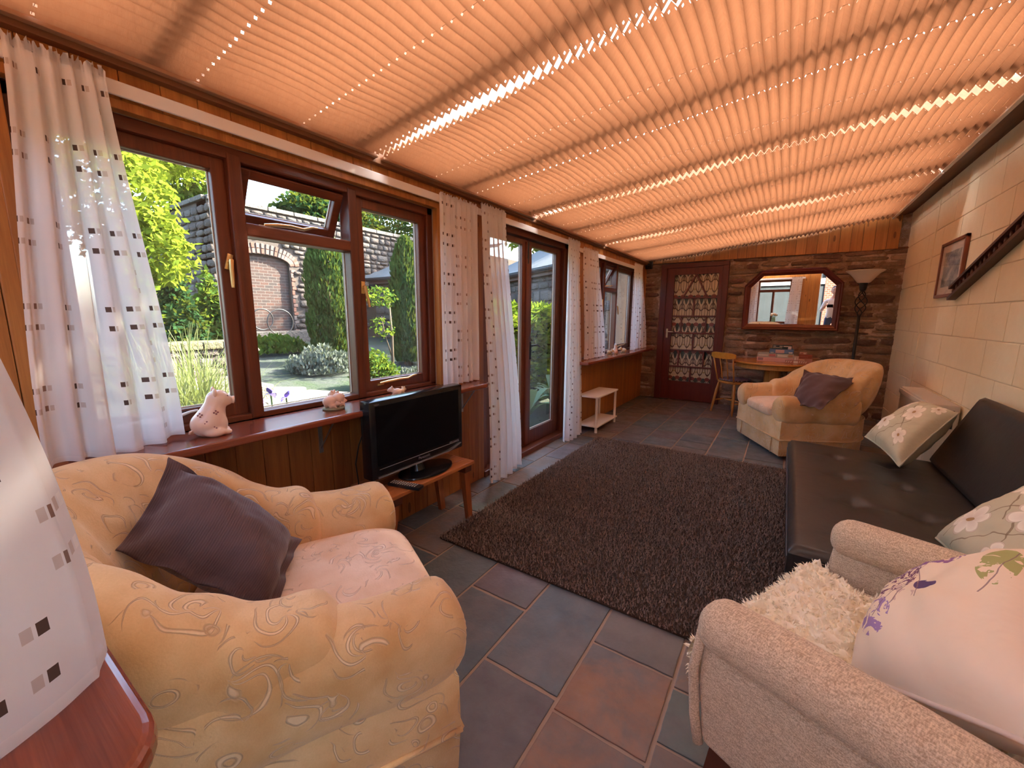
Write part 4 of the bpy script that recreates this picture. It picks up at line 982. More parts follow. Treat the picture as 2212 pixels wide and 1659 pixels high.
for s_ in (-1,1):
    MB().prism([(s_*0.325-0.026,0.235),(s_*0.325+0.026,0.235),(s_*0.325+0.026,0.282),(s_*0.325-0.026,0.282)], 0.23, 0.235, 'z')
    for yy, lean in ((0.235,0.045),(-0.36,-0.07)):
        b = MB(); w = 0.026; x = s_*0.355
        b.add([(x-w,yy-w,0.245),(x+w,yy-w,0.245),(x+w,yy+w,0.245),(x-w,yy+w,0.245),(x-w*0.7,yy+lean-w*0.7,0),(x+w*0.7,yy+lean-w*0.7,0),(x+w*0.7,yy+lean+w*0.7,0),(x-w*0.7,yy+lean+w*0.7,0)],
              [(0,1,2,3),(7,6,5,4),(0,4,5,1),(1,5,6,2),(2,6,7,3),(3,7,4,0)]); b.build('leg', dark_leg, e)
# sheepskin over the seat and its front edge
N = NT('cream_wool'); c = N.mix(N.noise(N.oc(), 30, 3), (0.93,0.80,0.58), (0.98,0.90,0.72)); wool = N.fin(c, 0.95, 0.05)
hide = plain('sheepskin_hide', (0.62,0.50,0.38), 0.9, 0.1)
CM = Matrix.Translation(e.location) @ Matrix.Rotation(rz, 4, 'Z')
se = empty('sheepskin', e.location, rz, 'curly cream sheepskin draped over the lounge chair seat', 'sheepskin')
def skin(u, v):
    """u across the seat, v from the back to the hanging front flap"""
    s_ = v*0.80; x = (u-0.5)*(0.585+0.05*math.sin(v*9)+0.04*math.sin(v*17+u))
    if s_ < 0.60: y, z_ = -0.27+s_, 0.438
    else:
        q = (s_-0.60); a = min(q/0.05, PI/2)
        if q < 0.08: y, z_ = 0.33+0.05*math.sin(a)*0.6, 0.438-0.05*(1-math.cos(a))
        else: y, z_ = 0.352, 0.39-(q-0.08)
    z_ += 0.012*fbm((x*9,y*9,2)) + 0.026*(0.5-abs(noise.noise(Vector((x*30,y*30,z_*30)))*1.7)) + 0.008*noise.noise(Vector((x*70,y*70,3)))
    if s_ > 0.60: x *= 1+0.35*(s_-0.6)
    return Vector((x,y,z_))
MB().grid(lambda u,v: skin(u,v), 130, 170).build('hide', wool, se, True)
r = random.Random(11); vs = []; fs = []
for i in range(7000):
    u, v = r.random(), r.random(); p0 = skin(u,v); pu = skin(min(1,u+0.01),v)-skin(max(0,u-0.01),v); pv = skin(u,min(1,v+0.01))-skin(u,max(0,v-0.01)); nr = pv.cross(pu)
    nr = nr.normalized() if nr.length > 0 else Vector((0,0,1))
    if nr.z < -0.1 or (nr.z < 0.2 and nr.y < 0): nr = -nr
    edge = min(u,1-u,v,1-v); h = r.uniform(0.010,0.019); cl_ = noise.noise_vector(Vector((p0.x*42,p0.y*42,p0.z*42)))
    out = Vector(((u-0.5)*2 if min(u,1-u) < 0.04 else 0, 0, 0))*0.8
    d1 = (nr+cl_*1.0+out).normalized(); d2 = (d1*0.5+Vector((cl_.y,cl_.z,cl_.x))*1.3+out).normalized(); side = d1.cross(Vector((r.uniform(-1,1),r.uniform(-1,1),r.uniform(-1,1)))).normalized()*0.0024
    a = p0+d1*h*0.55; b_ = a+d2*h*0.6; i0 = len(vs)
    vs += [p0-side, p0+side, a-side*0.9, a+side*0.9, b_]; fs += [(i0,i0+1,i0+3,i0+2),(i0+2,i0+3,i0+4)]
b = MB(); b.v = [tuple(q) for q in vs]; b.f = fs; o = b.build('wool', wool, se, fixn=False); o['kind'] = 'stuff'
# lavender cushion
N = NT('lavender_print_cotton'); uv = N.uv(); sp = N.n('SeparateXYZ', {0: uv}); U, V = sp.outputs[0], sp.outputs[1]
c = N.mix(N.noise(uv, 3, 2), (0.86,0.68,0.50), (0.92,0.77,0.60))
def spray(cu, cv, w, h, sc, thr, colr, c):
    q = N.math('ADD', N.math('POWER', N.math('DIVIDE', N.math('SUBTRACT', U, cu), w), 2.0), N.math('POWER', N.math('DIVIDE', N.math('SUBTRACT', V, cv), h), 2.0))
    msk = N.math('MULTIPLY', N.math('LESS_THAN', q, 1.0), N.math('GREATER_THAN', N.noise(uv, sc, 3, 0.6, 1.0), thr)); return N.mix(msk, c, colr)
c = spray(0.30,0.60,0.13,0.20,16,0.50,(0.20,0.07,0.14),c); c = spray(0.24,0.24,0.11,0.13,13,0.50,(0.38,0.24,0.46),c); c = spray(0.42,0.78,0.22,0.10,18,0.48,(0.30,0.15,0.33),c)
c = spray(0.50,0.46,0.06,0.05,9,0.42,(0.12,0.07,0.17),c); c = spray(0.80,0.66,0.09,0.17,7,0.46,(0.42,0.42,0.16),c); c = spray(0.34,0.40,0.12,0.10,10,0.56,(0.70,0.50,0.42),c)
for a_, b_, v0_, v1_ in ((0.10,0.34,0.18,0.62),(0.16,0.42,0.22,0.78),(0.30,0.16,0.30,0.85),(0.55,-0.22,0.35,0.66),(0.62,0.30,0.42,0.80)):
    lin = N.math('LESS_THAN', N.math('ABSOLUTE', N.math('SUBTRACT', N.math('ADD', U, N.math('MULTIPLY', N.math('SINE', N.math('MULTIPLY', V, 9.0)), 0.015)), N.math('ADD', a_, N.math('MULTIPLY', V, b_)))), 0.0035)
    lin = N.math('MULTIPLY', lin, N.math('MULTIPLY', N.math('GREATER_THAN', V, v0_), N.math('LESS_THAN', V, v1_))); c = N.mix(N.math('MULTIPLY', lin, 0.8), c, (0.26,0.15,0.16))
N.bump(N.noise(N.oc(), 12, 3), 0.35, 0.012); lav = N.fin(c, 0.75, 0.2); creamp = plain('cream_piping', (0.78,0.62,0.50), 0.8)
pillow('cushion', (0.185,1.04,0.50), (0.395,0.80,0.66), (0.585,1.36,0.745), (0.335,1.37,0.50), 0.24, lav, 'cream cushion printed with purple lavender and butterflies on the sheepskin', pipe=(0.006,creamp), seed=3, nn=34, pinch=0.03)
# ------------------------------------------------------------------ television, table, remote
e = empty('tv_table', (-1.655,1.535,0), 0, 'low slatted teak table carrying the television', 'table')
for i in range(4):
    x0 = -0.150+0.0755*i; MB().bbox((x0,-0.325,0.362),(x0+0.072,0.325,0.382),0.003).build('slat', teak_y, e)
for yy in (-0.27,0.27): MB().bbox((-0.145,yy-0.03,0.325),(0.147,yy+0.03,0.362),0.004).build('cross_rail', dark_leg, e)
for x, y in ((-0.12,-0.27),(0.115,-0.27),(-0.12,0.27),(0.115,0.27)):
    b = MB(); w = 0.019; lx, ly = 0.0 if x < 0 else -0.006, 0.045*sgn(y)
    b.add([(x-w,y-w*1.3,0.345),(x+w,y-w*1.3,0.345),(x+w,y+w*1.3,0.345),(x-w,y+w*1.3,0.345),(x-w*.7+lx,y-w+ly,0),(x+w*.7+lx,y-w+ly,0),(x+w*.7+lx,y+w+ly,0),(x-w*.7+lx,y+w+ly,0)],
          [(0,1,2,3),(7,6,5,4),(0,4,5,1),(1,5,6,2),(2,6,7,3),(3,7,4,0)]); b.build('leg', teak_z, e)
e = empty('television', (-1.63,1.53,0.382), 0, 'black flat-screen television on a swivel stand', 'television')
tvb = MB(); tvb.bbox((-0.045,-0.335,0.068),(0.028,0.335,0.462),0.012); tvb.build('casing', black_gloss, e, True, sharp=30)
b = MB(); b.prism([(-0.20,0.12),(0.20,0.12),(0.25,0.20),(0.25,0.38),(0.20,0.42),(-0.20,0.42),(-0.25,0.38),(-0.25,0.20)], -0.085, -0.044, 'x'); b.build('rear_cover', black_plastic, e)
MB().box((0.0275,-0.300,0.135),(0.0292,0.300,0.435)).build('screen', screen_m, e)
MB().bbox((0.0275,-0.290,0.1155),(0.0300,0.300,0.1185),0.0008).build('trim_line', silver, e)
b = MB(); b.prism([(-0.30,0.074),(0.20,0.074),(0.26,0.082),(0.315,0.100),(0.315,0.103),(0.25,0.087),(0.20,0.080),(-0.30,0.080)], 0.028, 0.034, 'x'); b.build('lower_trim', silver, e)
def text(body, size, parent, loc, rot, m_, name='lettering'):
    cu = bpy.data.curves.new(name, 'FONT'); cu.body = body; cu.size = size; cu.align_x = 'CENTER'; cu.extrude = 0.0003
    o = bpy.data.objects.new('texttmp', cu); COL.objects.link(o); bpy.context.view_layer.update()
    me = bpy.data.meshes.new_from_object(o.evaluated_get(bpy.context.evaluated_depsgraph_get())); bpy.data.objects.remove(o); me.name = name; me.materials.clear(); me.materials.append(m_)
    return obj(name, me, parent, loc, rot)
R_TV = (PI/2,0,PI/2)
text('Panasonic', 0.022, e, (0.0305,0.01,0.094), R_TV, silver); text('VIERA', 0.012, e, (0.0300,-0.292,0.440), R_TV, silver)
text('HDMI  FreeviewHD', 0.010, e, (0.0305,0.255,0.122), R_TV, silver)
MB().tube([(-0.02,0,0.018),(-0.025,0,0.05),(-0.03,0,0.12)], [0.045,0.035,0.03], 16).build('neck', black_gloss, e, True, sharp=40)
o = MB().lathe([(0.12,0.0),(0.128,0.006),(0.126,0.013),(0.09,0.017),(0.04,0.020)], 40).build('stand_base', black_gloss, e, True, sharp=40); o.scale = (0.86,1.42,1); o.location = (0.0,0.05,0.0005)
cb = MB().tube([(-1.72,1.26,0.70),(-1.75,1.235,0.60),(-1.77,1.225,0.5),(-1.77,1.235,0.40),(-1.80,1.25,0.2),(-1.83,1.27,0.02)], 0.0035, 6); tag(cb.build('power_cord', black_plastic), 'thin black cord hanging behind the television', 'cord', 'black power cords')
cb = MB().tube([(-1.70,0.235,0.806),(-1.652,0.235,0.808),(-1.640,0.228,0.78),(-1.650,0.19,0.66),(-1.70,0.13,0.5),(-1.76,0.08,0.3),(-1.80,0.04,0.02)], 0.0045, 6); tag(cb.build('power_cord', black_plastic), 'black cord trailing over the sill edge under the dotted curtain', 'cord', 'black power cords')
e = empty('remote_control', (-1.552,1.355,0.3825), math.atan2(0.028,0.16)-PI/2+0.05, 'black remote control with pale buttons on the television table', 'remote control')
MB().bbox((-0.024,-0.095,0.0),(0.024,0.095,0.017),0.005).build('body', black_plastic, e, True, sharp=30)
btnm = plain('grey_buttons', (0.55,0.52,0.48), 0.5)
bme = MB().bbox((-0.0042,-0.003,0.0),(0.0042,0.003,0.0025),0.001).mesh('button', btnm)
for i in range(11):
    for j in range(3): obj('button', bme, e, ((j-1)*0.0135,-0.078+i*0.0142,0.0168))
# shelf brackets under the sill
for y in (1.105,2.175):
    b = MB(); b.box((XL+0.0005,y-0.010,0.575),(XL+0.004,y+0.010,0.766)); b.box((XL+0.0005,y-0.010,0.762),(XL+0.15,y+0.010,0.7665)); b.tube([(XL+0.004,y,0.60),(XL+0.13,y,0.76)], 0.004, 6)
    tag(b.build('shelf_bracket', steel), 'thin steel bracket under the sill '+('behind the television' if y > 2 else 'between the armchair and the television'), 'bracket', 'steel brackets under the sill')
# ------------------------------------------------------------------ cream side table
e = empty('side_table', (-1.72,4.385,0), 0, 'cream two-tier side table on round posts below the smaller window', 'side table')
MB().bbox((-0.125,-0.315,0.385),(0.12,0.315,0.402),0.004).build('tabletop', cream_plastic, e); MB().bbox((-0.125,-0.315,0.062),(0.12,0.315,0.077),0.004).build('lower_shelf', cream_plastic, e)
for x in (-0.10,0.095):
    for y in (-0.287,0.287): MB().lathe([(0.015,0.0),(0.015,0.062),(0.014,0.077),(0.014,0.386)], 14, (x,y,0)).build('post', cream_plastic, e, True, sharp=40)
# ------------------------------------------------------------------ dining corner
e = empty('dining_table', (-0.10,6.035,0), 0, 'round honey-coloured pedestal dining table by the stone wall', 'dining table')
MB().lathe([(0.43,0.685),(0.445,0.690),(0.452,0.700),(0.452,0.706),(0.440,0.715),(0.40,0.717)], 56).build('tabletop', oak_x, e, True, sharp=30)
MB().lathe([(0.405,0.635),(0.410,0.64),(0.410,0.684),(0.40,0.686)], 56).build('apron', oak_z, e, True, sharp=30)
MB().lathe([(0.085,0.12),(0.10,0.14),(0.115,0.20),(0.10,0.27),(0.072,0.32),(0.080,0.345),(0.072,0.37),(0.090,0.39),(0.093,0.41),(0.088,0.43),(0.088,0.60),(0.11,0.636)], 10).build('pedestal', oak_z, e)
for i in range(4):
    t = PI/4+PI/2*i; c_, s_ = math.cos(t), math.sin(t)
    MB().tube([(c_*0.07,s_*0.07,0.20),(c_*0.20,s_*0.20,0.15),(c_*0.31,s_*0.31,0.055),(c_*0.36,s_*0.36,0.025)], [0.035,0.032,0.028,0.024], 8).build('foot', oak_z, e, True)
a_ = math.radians(50); fdir = (math.cos(a_), math.sin(a_))
def windsor(loc, rz, label, rail_m):
    e = empty('dining_chair', loc, rz, label, 'chair')
    b = MB(); b.grid(lambda u, v: ((0.205 if math.sin(2*PI*u) < 0 else 0.19)*sup(2*PI*u,1,1,3.2)[0]*v, 0.19*sup(2*PI*u,1,1,3.2)[1]*v, 0.435+0.004*v*v), 40, 8, cu=True)
    b2 = MB().lathe([(0.17,0.400),(0.19,0.408),(0.197,0.42),(0.195,0.434),(0.16,0.438)], 40); b2.v = [(x*(1.0+0.06*(abs(y) > 0.1)),y,z) for x,y,z in b2.v]
    b2.build('seat', oak_z, e, True, sharp=40)
    for x, y in ((-0.14,0.13),(0.14,0.13),(-0.13,-0.13),(0.13,-0.13)):
        MB().tube([(x,y,0.405),(x*1.12,y*1.12,0.30),(x*1.28,y*1.28,0.12),(x*1.38,y*1.38,0.0)], [0.014,0.017,0.016,0.011], 10).build('leg', oak_z, e, True)
    for s_ in (-1,1): MB().tube([(s_*0.165,-0.165,0.155),(s_*0.172,0,0.16),(s_*0.178,0.165,0.15)], [0.009,0.011,0.009], 8).build('stretcher', oak_z, e, True)
    MB().tube([(-0.17,0,0.16),(0,0,0.165),(0.17,0,0.16)], [0.009,0.011,0.009], 8).build('stretcher', oak_z, e, True)
    for i in range(4):
        q = -1+2*i/3; r_ = 0.010 if i in (0,3) else 0.007
        MB().tube([(q*0.135,-0.155,0.432),(q*0.150,-0.19,0.60),(q*0.160,-0.225,0.745)], r_, 8).build('spindle', oak_z, e, True)
    b = MB(); b.grid(lambda u, v: (lerp(-0.20,0.20,u), -0.232-0.035*(1-(2*u-1)**2)+(0.018 if 0.25 < v < 0.75 else 0.0), 0.735+0.075*(1-abs(2*((v+0.25)%1)-1))*(1-0.35*abs(2*u-1)**6)), 24, 24, cv=True)
    b = MB(); n_ = 20
    for i in range(n_+1):
        q = -1+2*i/n_; y = -0.222-0.030*(1-q*q); h_ = 0.078*(1-0.45*abs(q)**5)
        b.v += [(q*0.195,y-0.009,0.768-h_/2),(q*0.195,y+0.009,0.768-h_/2),(q*0.195,y+0.009,0.768+h_/2),(q*0.195,y-0.009,0.768+h_/2)]
    b.f = [(4*i+j,4*i+(j+1)%4,4*i+4+(j+1)%4,4*i+4+j) for i in range(n_) for j in range(4)]+[(3,2,1,0),(4*n_,4*n_+1,4*n_+2,4*n_+3)]
    b.build('top_rail', rail_m, e, True, sharp=40)
    return e
N = NT('striped_seat_pad'); sx = N.n('SeparateXYZ', {0: N.oc()}); s_ = N.math('FRACT', N.math('MULTIPLY', sx.outputs[0], 26.0))
stripe = N.fin(N.ramp(s_, [(0.0,(0.10,0.06,0.07)),(0.35,(0.32,0.20,0.22)),(0.55,(0.06,0.04,0.05)),(0.8,(0.42,0.32,0.33))], 'CONSTANT'), 0.85, 0.1)
orange_rail = wood('orange_rail_wood', (0.55,0.20,0.02), (0.75,0.34,0.05), 'x', 0.3, 14)
cl_ = (-0.50,6.03,0); crz = math.atan2(-fdir[0],fdir[1])
windsor(cl_, crz, 'honey wood spindle-back chair with a bright top rail at the round table', orange_rail)
b = MB().lathe([(0.17,0.0),(0.185,0.006),(0.186,0.016),(0.17,0.022),(0.0,0.024)], 36); e = b.build('seat_pad', stripe, None, True, (cl_[0],cl_[1],0.4385), (0,0,crz), sharp=50); tag(e, 'flat striped seat pad on the spindle-back chair', 'cushion')
# pale folded chair frame leaning under the table
b = MB(); b.tube([(0.08,6.42,0.62),(0.06,6.30,0.36),(0.10,6.2,0.012)], 0.012, 8); b.tube([(0.26,6.42,0.62),(0.24,6.30,0.36),(0.28,6.2,0.012)], 0.012, 8); b.tube([(0.06,6.30,0.36),(0.24,6.30,0.36)], 0.010, 8); b.tube([(0.08,6.42,0.62),(0.26,6.42,0.62)], 0.012, 8)
tag(b.build('folded_trestle', plain('pale_grey_paint', (0.55,0.5,0.46), 0.5), None, True), 'pale tubular folding frame under the round dining table', 'frame')
# boxed games and jigsaws
def game(x0, x1, y0, y1, z0, z1, col, label, art=(), rz=0.0, grp='boxed games on the dining table', top=None):
    e = empty('game_box', ((x0+x1)/2,(y0+y1)/2,z0), rz, label, 'game box', grp); w, d, h = (x1-x0)/2, (y1-y0)/2, z1-z0
    m_ = plain('card_'+label[:12].replace(' ','_'), col, 0.45, 0.4)
    MB().bbox((-w+0.002,-d+0.002,0.0),(w-0.002,d-0.002,h*0.5),0.001).build('tray', m_, e); MB().bbox((-w,-d,h*0.12),(w,d,h),0.0015).build('lid', m_, e)
    for (a, b_, c_, d_, cc) in art:
        MB().box((lerp(-w,w,a),-d-0.0012,lerp(0,h,c_)),(lerp(-w,w,b_),-d+0.001,lerp(0,h,d_))).build('printed_panel', plain('print_'+str(round(cc[0]*99))+str(round(cc[1]*99))+str(round(cc[2]*99)), cc, 0.5), e)
    return e
W_, Z0 = (0.80,0.74,0.66), 0.7175
game(-0.275,0.145,5.905,6.19,Z0,Z0+0.052,(0.66,0.36,0.31),'long salmon pink jigsaw box at the bottom of the games pile',[(0.03,0.16,0.25,0.85,(0.28,0.16,0.16)),(0.19,0.55,0.42,0.60,(0.60,0.30,0.26)),(0.75,0.95,0.35,0.65,(0.32,0.16,0.13))])
game(-0.272,-0.075,5.91,6.15,Z0+0.0525,Z0+0.100,(0.42,0.42,0.37),'grey green jigsaw box beside its sage twin on the pink box',[(0.62,0.95,0.2,0.85,(0.45,0.16,0.16)),(0.06,0.55,0.42,0.60,W_)])
game(-0.070,0.100,5.91,6.15,Z0+0.0525,Z0+0.098,(0.46,0.46,0.36),'sage jigsaw box beside the grey green one on the pink box',[(0.68,0.95,0.2,0.85,(0.40,0.20,0.10)),(0.06,0.62,0.40,0.60,W_)])
game(-0.150,0.095,5.94,6.17,Z0+0.1005,Z0+0.152,(0.11,0.19,0.34),'slate blue jigsaw box second from the top of the games pile',[(0.25,0.62,0.12,0.9,(0.62,0.36,0.30)),(0.80,0.96,0.1,0.4,(0.65,0.62,0.55)),(0.04,0.18,0.1,0.3,(0.5,0.52,0.5))])
game(-0.125,0.075,5.955,6.165,Z0+0.1525,Z0+0.195,(0.025,0.045,0.05),'dark green jigsaw box on top of the games pile',[(0.80,0.97,0.05,0.9,(0.72,0.56,0.50)),(0.04,0.18,0.72,0.92,(0.5,0.5,0.42)),(0.36,0.52,0.72,0.92,(0.55,0.52,0.42)),(0.56,0.80,0.74,0.92,W_),(0.04,0.50,0.3,0.5,(0.42,0.38,0.28))])
game(0.155,0.375,6.16,6.36,Z0,Z0+0.040,(0.36,0.18,0.09),'flat brown game box lying beside the games pile',[(0.1,0.9,0.3,0.6,(0.42,0.24,0.12))])
game(0.150,0.290,6.03,6.15,Z0+0.0,Z0+0.046,(0.52,0.28,0.23),'dusty pink card game box next to the salmon jigsaw',[(0.05,0.45,0.15,0.8,(0.72,0.56,0.50))])
game(0.150,0.285,6.04,6.15,Z0+0.0465,Z0+0.094,(0.30,0.085,0.06),'dark red card game box on the dusty pink one',[(0.1,0.7,0.3,0.6,(0.36,0.12,0.09))])
game(0.160,0.230,6.06,6.13,Z0+0.0945,Z0+0.118,(0.62,0.36,0.31),'tiny pink card box on the dark red one',[(0.2,0.45,0.2,0.7,(0.35,0.16,0.15)),(0.55,0.85,0.2,0.7,W_)])
e = game(0.02,0.235,5.80,5.86,Z0,Z0+0.035,(0.42,0.18,0.13),'narrow domino box with pale triangles in front of the pink jigsaw',[(0.38,0.58,0.15,0.9,W_)])
tri = plain('cream_triangle_print', (0.78,0.66,0.55), 0.5)
for q in (0.03,0.13,0.23,0.61,0.71,0.81,0.90): MB().prism([(lerp(-0.1075,0.1075,q),0.006),(lerp(-0.1075,0.1075,q+0.085),0.030),(lerp(-0.1075,0.1075,q+0.02),0.030)], -0.0313, -0.0295, 'y').build('printed_panel', tri, e)
game(0.100,0.150,5.878,5.902,Z0,Z0+0.085,(0.55,0.36,0.26),'small upright tan card box leaning by the domino box',[(0.15,0.4,0.2,0.8,W_),(0.55,0.88,0.2,0.85,(0.66,0.44,0.38))], 0.15)
# ------------------------------------------------------------------ mirror
n_ = Vector((-math.sin(math.radians(3.6)),-math.cos(math.radians(3.6)),-0.022)).normalized(); zax = Vector((0,0,1)); zax = (zax-n_*zax.dot(n_)).normalized(); xax = zax.cross(n_)*-1
xax = (-n_).cross(zax)*-1
xax = zax.cross(-n_)*-1 if False else (n_.cross(zax)).normalized()
if xax.x < 0: xax = -xax
M_ = Matrix((xax, -n_, zax)).transposed().to_4x4(); M_.translation = Vector((0.0,6.455,1.475))
e = empty('wall_mirror', (0,0,0), 0, 'wide mirror with clipped upper corners in a dark wood frame on the stone wall', 'mirror'); e.matrix_world = M_
oc_ = [(-0.525,-0.385),(0.525,-0.385),(0.525,0.195),(0.335,0.385),(-0.345,0.385),(-0.525,0.195)]
def inset(pl, d):
    out = []; n = len(pl)
    for i in range(n):
        p0, p1, p2 = Vector(pl[i-1]), Vector(pl[i]), Vector(pl[(i+1)%n]); a = (p1-p0).normalized(); b_ = (p2-p1).normalized(); na, nb = Vector((-a.y,a.x)), Vector((-b_.y,b_.x)); h = (na+nb).normalized(); out.append(tuple(p1+h*(d/max(0.2,h.dot(na)))))
    return out
prof = [(0.0,0.0),(0.0,-0.022),(0.012,-0.034),(0.024,-0.030),(0.036,-0.038),(0.052,-0.030),(0.066,-0.020),(0.074,-0.012),(0.074,0.0)]
rings = [[(x,d,z) for x,z in inset(oc_, q)] for q,d in prof]
for i in range(6):
    b = MB(); vs = []
    for rg in rings: vs += [rg[i], rg[(i+1)%6]]
    m_ = len(prof); b.add(vs, [(2*j,2*j+1,2*((j+1)%m_)+1,2*((j+1)%m_)) for j in range(m_)]); b.build('frame', door_red if i != 0 else mahog_x, e)
N = NT('mirror_silver'); mir = N.fin((0.90,0.90,0.88), 0.008, 0.5, 1.0)
MB().prism(inset(oc_,0.070), -0.010, -0.004, 'y').build('mirror_glass', mir, e)
MB().prism(inset(oc_,0.01), -0.003, 0.004, 'y').build('backing_board', dark_leg, e)
# ------------------------------------------------------------------ floor lamp
N = NT('frosted_lamp_glass'); f = N.noise(N.oc(), 9, 4, 0.6, 1.0); frost = N.fin(N.mix(f, (0.86,0.78,0.68), (0.94,0.89,0.80)), 0.35, 0.4, **{'Subsurface Weight': 0.1})
e = empty('floor_lamp', (0.69,6.30,0), 0, 'black iron uplighter floor lamp with a frosted glass bowl', 'floor lamp')
MB().lathe([(0.13,0.0),(0.135,0.012),(0.10,0.03),(0.03,0.045),(0.018,0.07)], 32).build('base', black_metal, e, True, sharp=40)
MB().tube([(0,0,0.05),(0,0,0.7),(0,0,1.27)], [0.017,0.016,0.015], 12).build('pole', black_metal, e, True)
for i in range(4):
    pts = [(0.056*math.sin(PI*q/16)**0.8*math.cos(PI/2*i+q/16*PI*1.6), 0.056*math.sin(PI*q/16)**0.8*math.sin(PI/2*i+q/16*PI*1.6), 1.26+0.31*q/16) for q in range(17)]
    MB().tube(pts, 0.0055, 6).build('twisted_bar', black_metal, e, True)
MB().lathe([(0.012,1.555),(0.028,1.565),(0.036,1.60),(0.040,1.645),(0.026,1.66)], 20).build('lamp_holder', black_metal, e, True, sharp=40)
MB().lathe([(0.045,1.648),(0.062,1.655),(0.095,1.70),(0.135,1.752),(0.175,1.780),(0.182,1.786),(0.178,1.789),(0.172,1.785),(0.130,1.760),(0.090,1.708),(0.05,1.665)], 48).build('lamp_shade', frost, e, True)
# ------------------------------------------------------------------ framed picture and wall rack
e = empty('framed_picture', (XR,4.77,1.645), 0, 'small framed print of a grey blue landscape on the block wall', 'picture')
w, h = 0.30, 0.225
pf = wood('red_frame_wood', (0.16,0.04,0.02), (0.30,0.085,0.035), 'z', 0.4, 16)
for a, b_ in (((-0.024,-w,-h),(-0.001,-w+0.026,h)),((-0.024,w-0.026,-h),(-0.001,w,h)),((-0.024,-w,h-0.026),(-0.001,w,h)),((-0.024,-w,-h),(-0.001,w,-h+0.026))): MB().bbox(a,b_,0.004).build('frame_moulding', pf, e)
N = NT('landscape_print'); sp = N.n('SeparateXYZ', {0: N.oc()}); yy, zz = sp.outputs[1], sp.outputs[2]
ins = N.math('MULTIPLY', N.math('LESS_THAN', N.math('ABSOLUTE', yy), 0.20), N.math('LESS_THAN', N.math('ABSOLUTE', zz), 0.14))
im = N.ramp(N.noise(N.scaled(N.oc(), (1,1,1.6)), 9, 5, 0.65), [(0.32,(0.07,0.09,0.12)),(0.5,(0.26,0.26,0.26)),(0.68,(0.52,0.46,0.38))])
MB().box((-0.012,-w+0.02,-h+0.02),(-0.008,w-0.02,h-0.02)).build('print', N.fin(N.mix(ins, (0.66,0.54,0.46), im), 0.6, 0.3), e)
MB().box((-0.016,-w+0.02,-h+0.02),(-0.014,w-0.02,h-0.02)).build('picture_glass', clear_glass('picture_glass_m', (1,1,1), 0.6), e)
# rack: two rails and short balusters, rising towards the camera end
e = empty('wall_rack', (XR,3.78,1.685), 0, 'dark wooden gallery rack with short spindles slanting up the block wall', 'wall rack'); th = math.atan2(0.245,-0.80)
dv = Vector((0,-0.956,0.293)); up_ = Vector((0,0.293,0.956)); rackw = wood('rack_dark_wood', (0.045,0.012,0.008), (0.10,0.03,0.016), 'y', 0.45, 14)
def barbox(c0, c1, hw, depth, nm):
    b = MB(); vs = []
    for c_ in (c0,c1):
        for s_ in (-1,1):
            for x in (-0.001,-depth): q = c_+up_*(s_*hw); vs.append((x,q.y,q.z))
    b.add(vs, [(0,1,3,2),(4,6,7,5),(0,4,5,1),(2,3,7,6),(0,2,6,4),(1,5,7,3)]); return b.build(nm, rackw, e)
barbox(dv*-0.82+up_*0.040, dv*0.75+up_*0.040, 0.010, 0.050, 'top_rail'); barbox(dv*-0.84-up_*0.040, dv*0.75-up_*0.040, 0.012, 0.050, 'bottom_rail')
for i in range(22):
    q = dv*(-0.78+0.07*i); barbox(q-up_*0.030, q+up_*0.032, 0.0, 0.0, 'spindle') if False else MB().tube([(-0.026,*(q-up_*0.029).yz),(-0.026,*(q).yz),(-0.026,*(q+up_*0.031).yz)], [0.010,0.014,0.010], 8).build('spindle', rackw, e, True)
# ------------------------------------------------------------------ storage heater
hm = plain('heater_enamel', (0.62,0.52,0.42), 0.45, 0.4); hg = plain('heater_grille', (0.30,0.25,0.2), 0.5)
e = empty('storage_heater', (XR,4.45,0.04), 0, 'beige night-storage heater on the block wall behind the gold armchair', 'heater')
MB().bbox((-0.165,-0.46,0.0),(-0.012,0.46,0.615),0.012).build('casing', hm, e); MB().bbox((-0.175,-0.455,0.56),(-0.160,0.455,0.60),0.004).build('top_lip', hm, e)
MB().box((-0.168,-0.42,0.05),(-0.164,0.42,0.10)).build('grille', hg, e); MB().box((-0.15,-0.463,0.45),(-0.04,-0.459,0.58)).build('side_vent', plain('dark_vent', (0.03,0.03,0.03), 0.6), e)
MB().box((-0.013,-0.40,0.05),(-0.0005,0.40,0.55)).build('mounting_plate', hg, e)

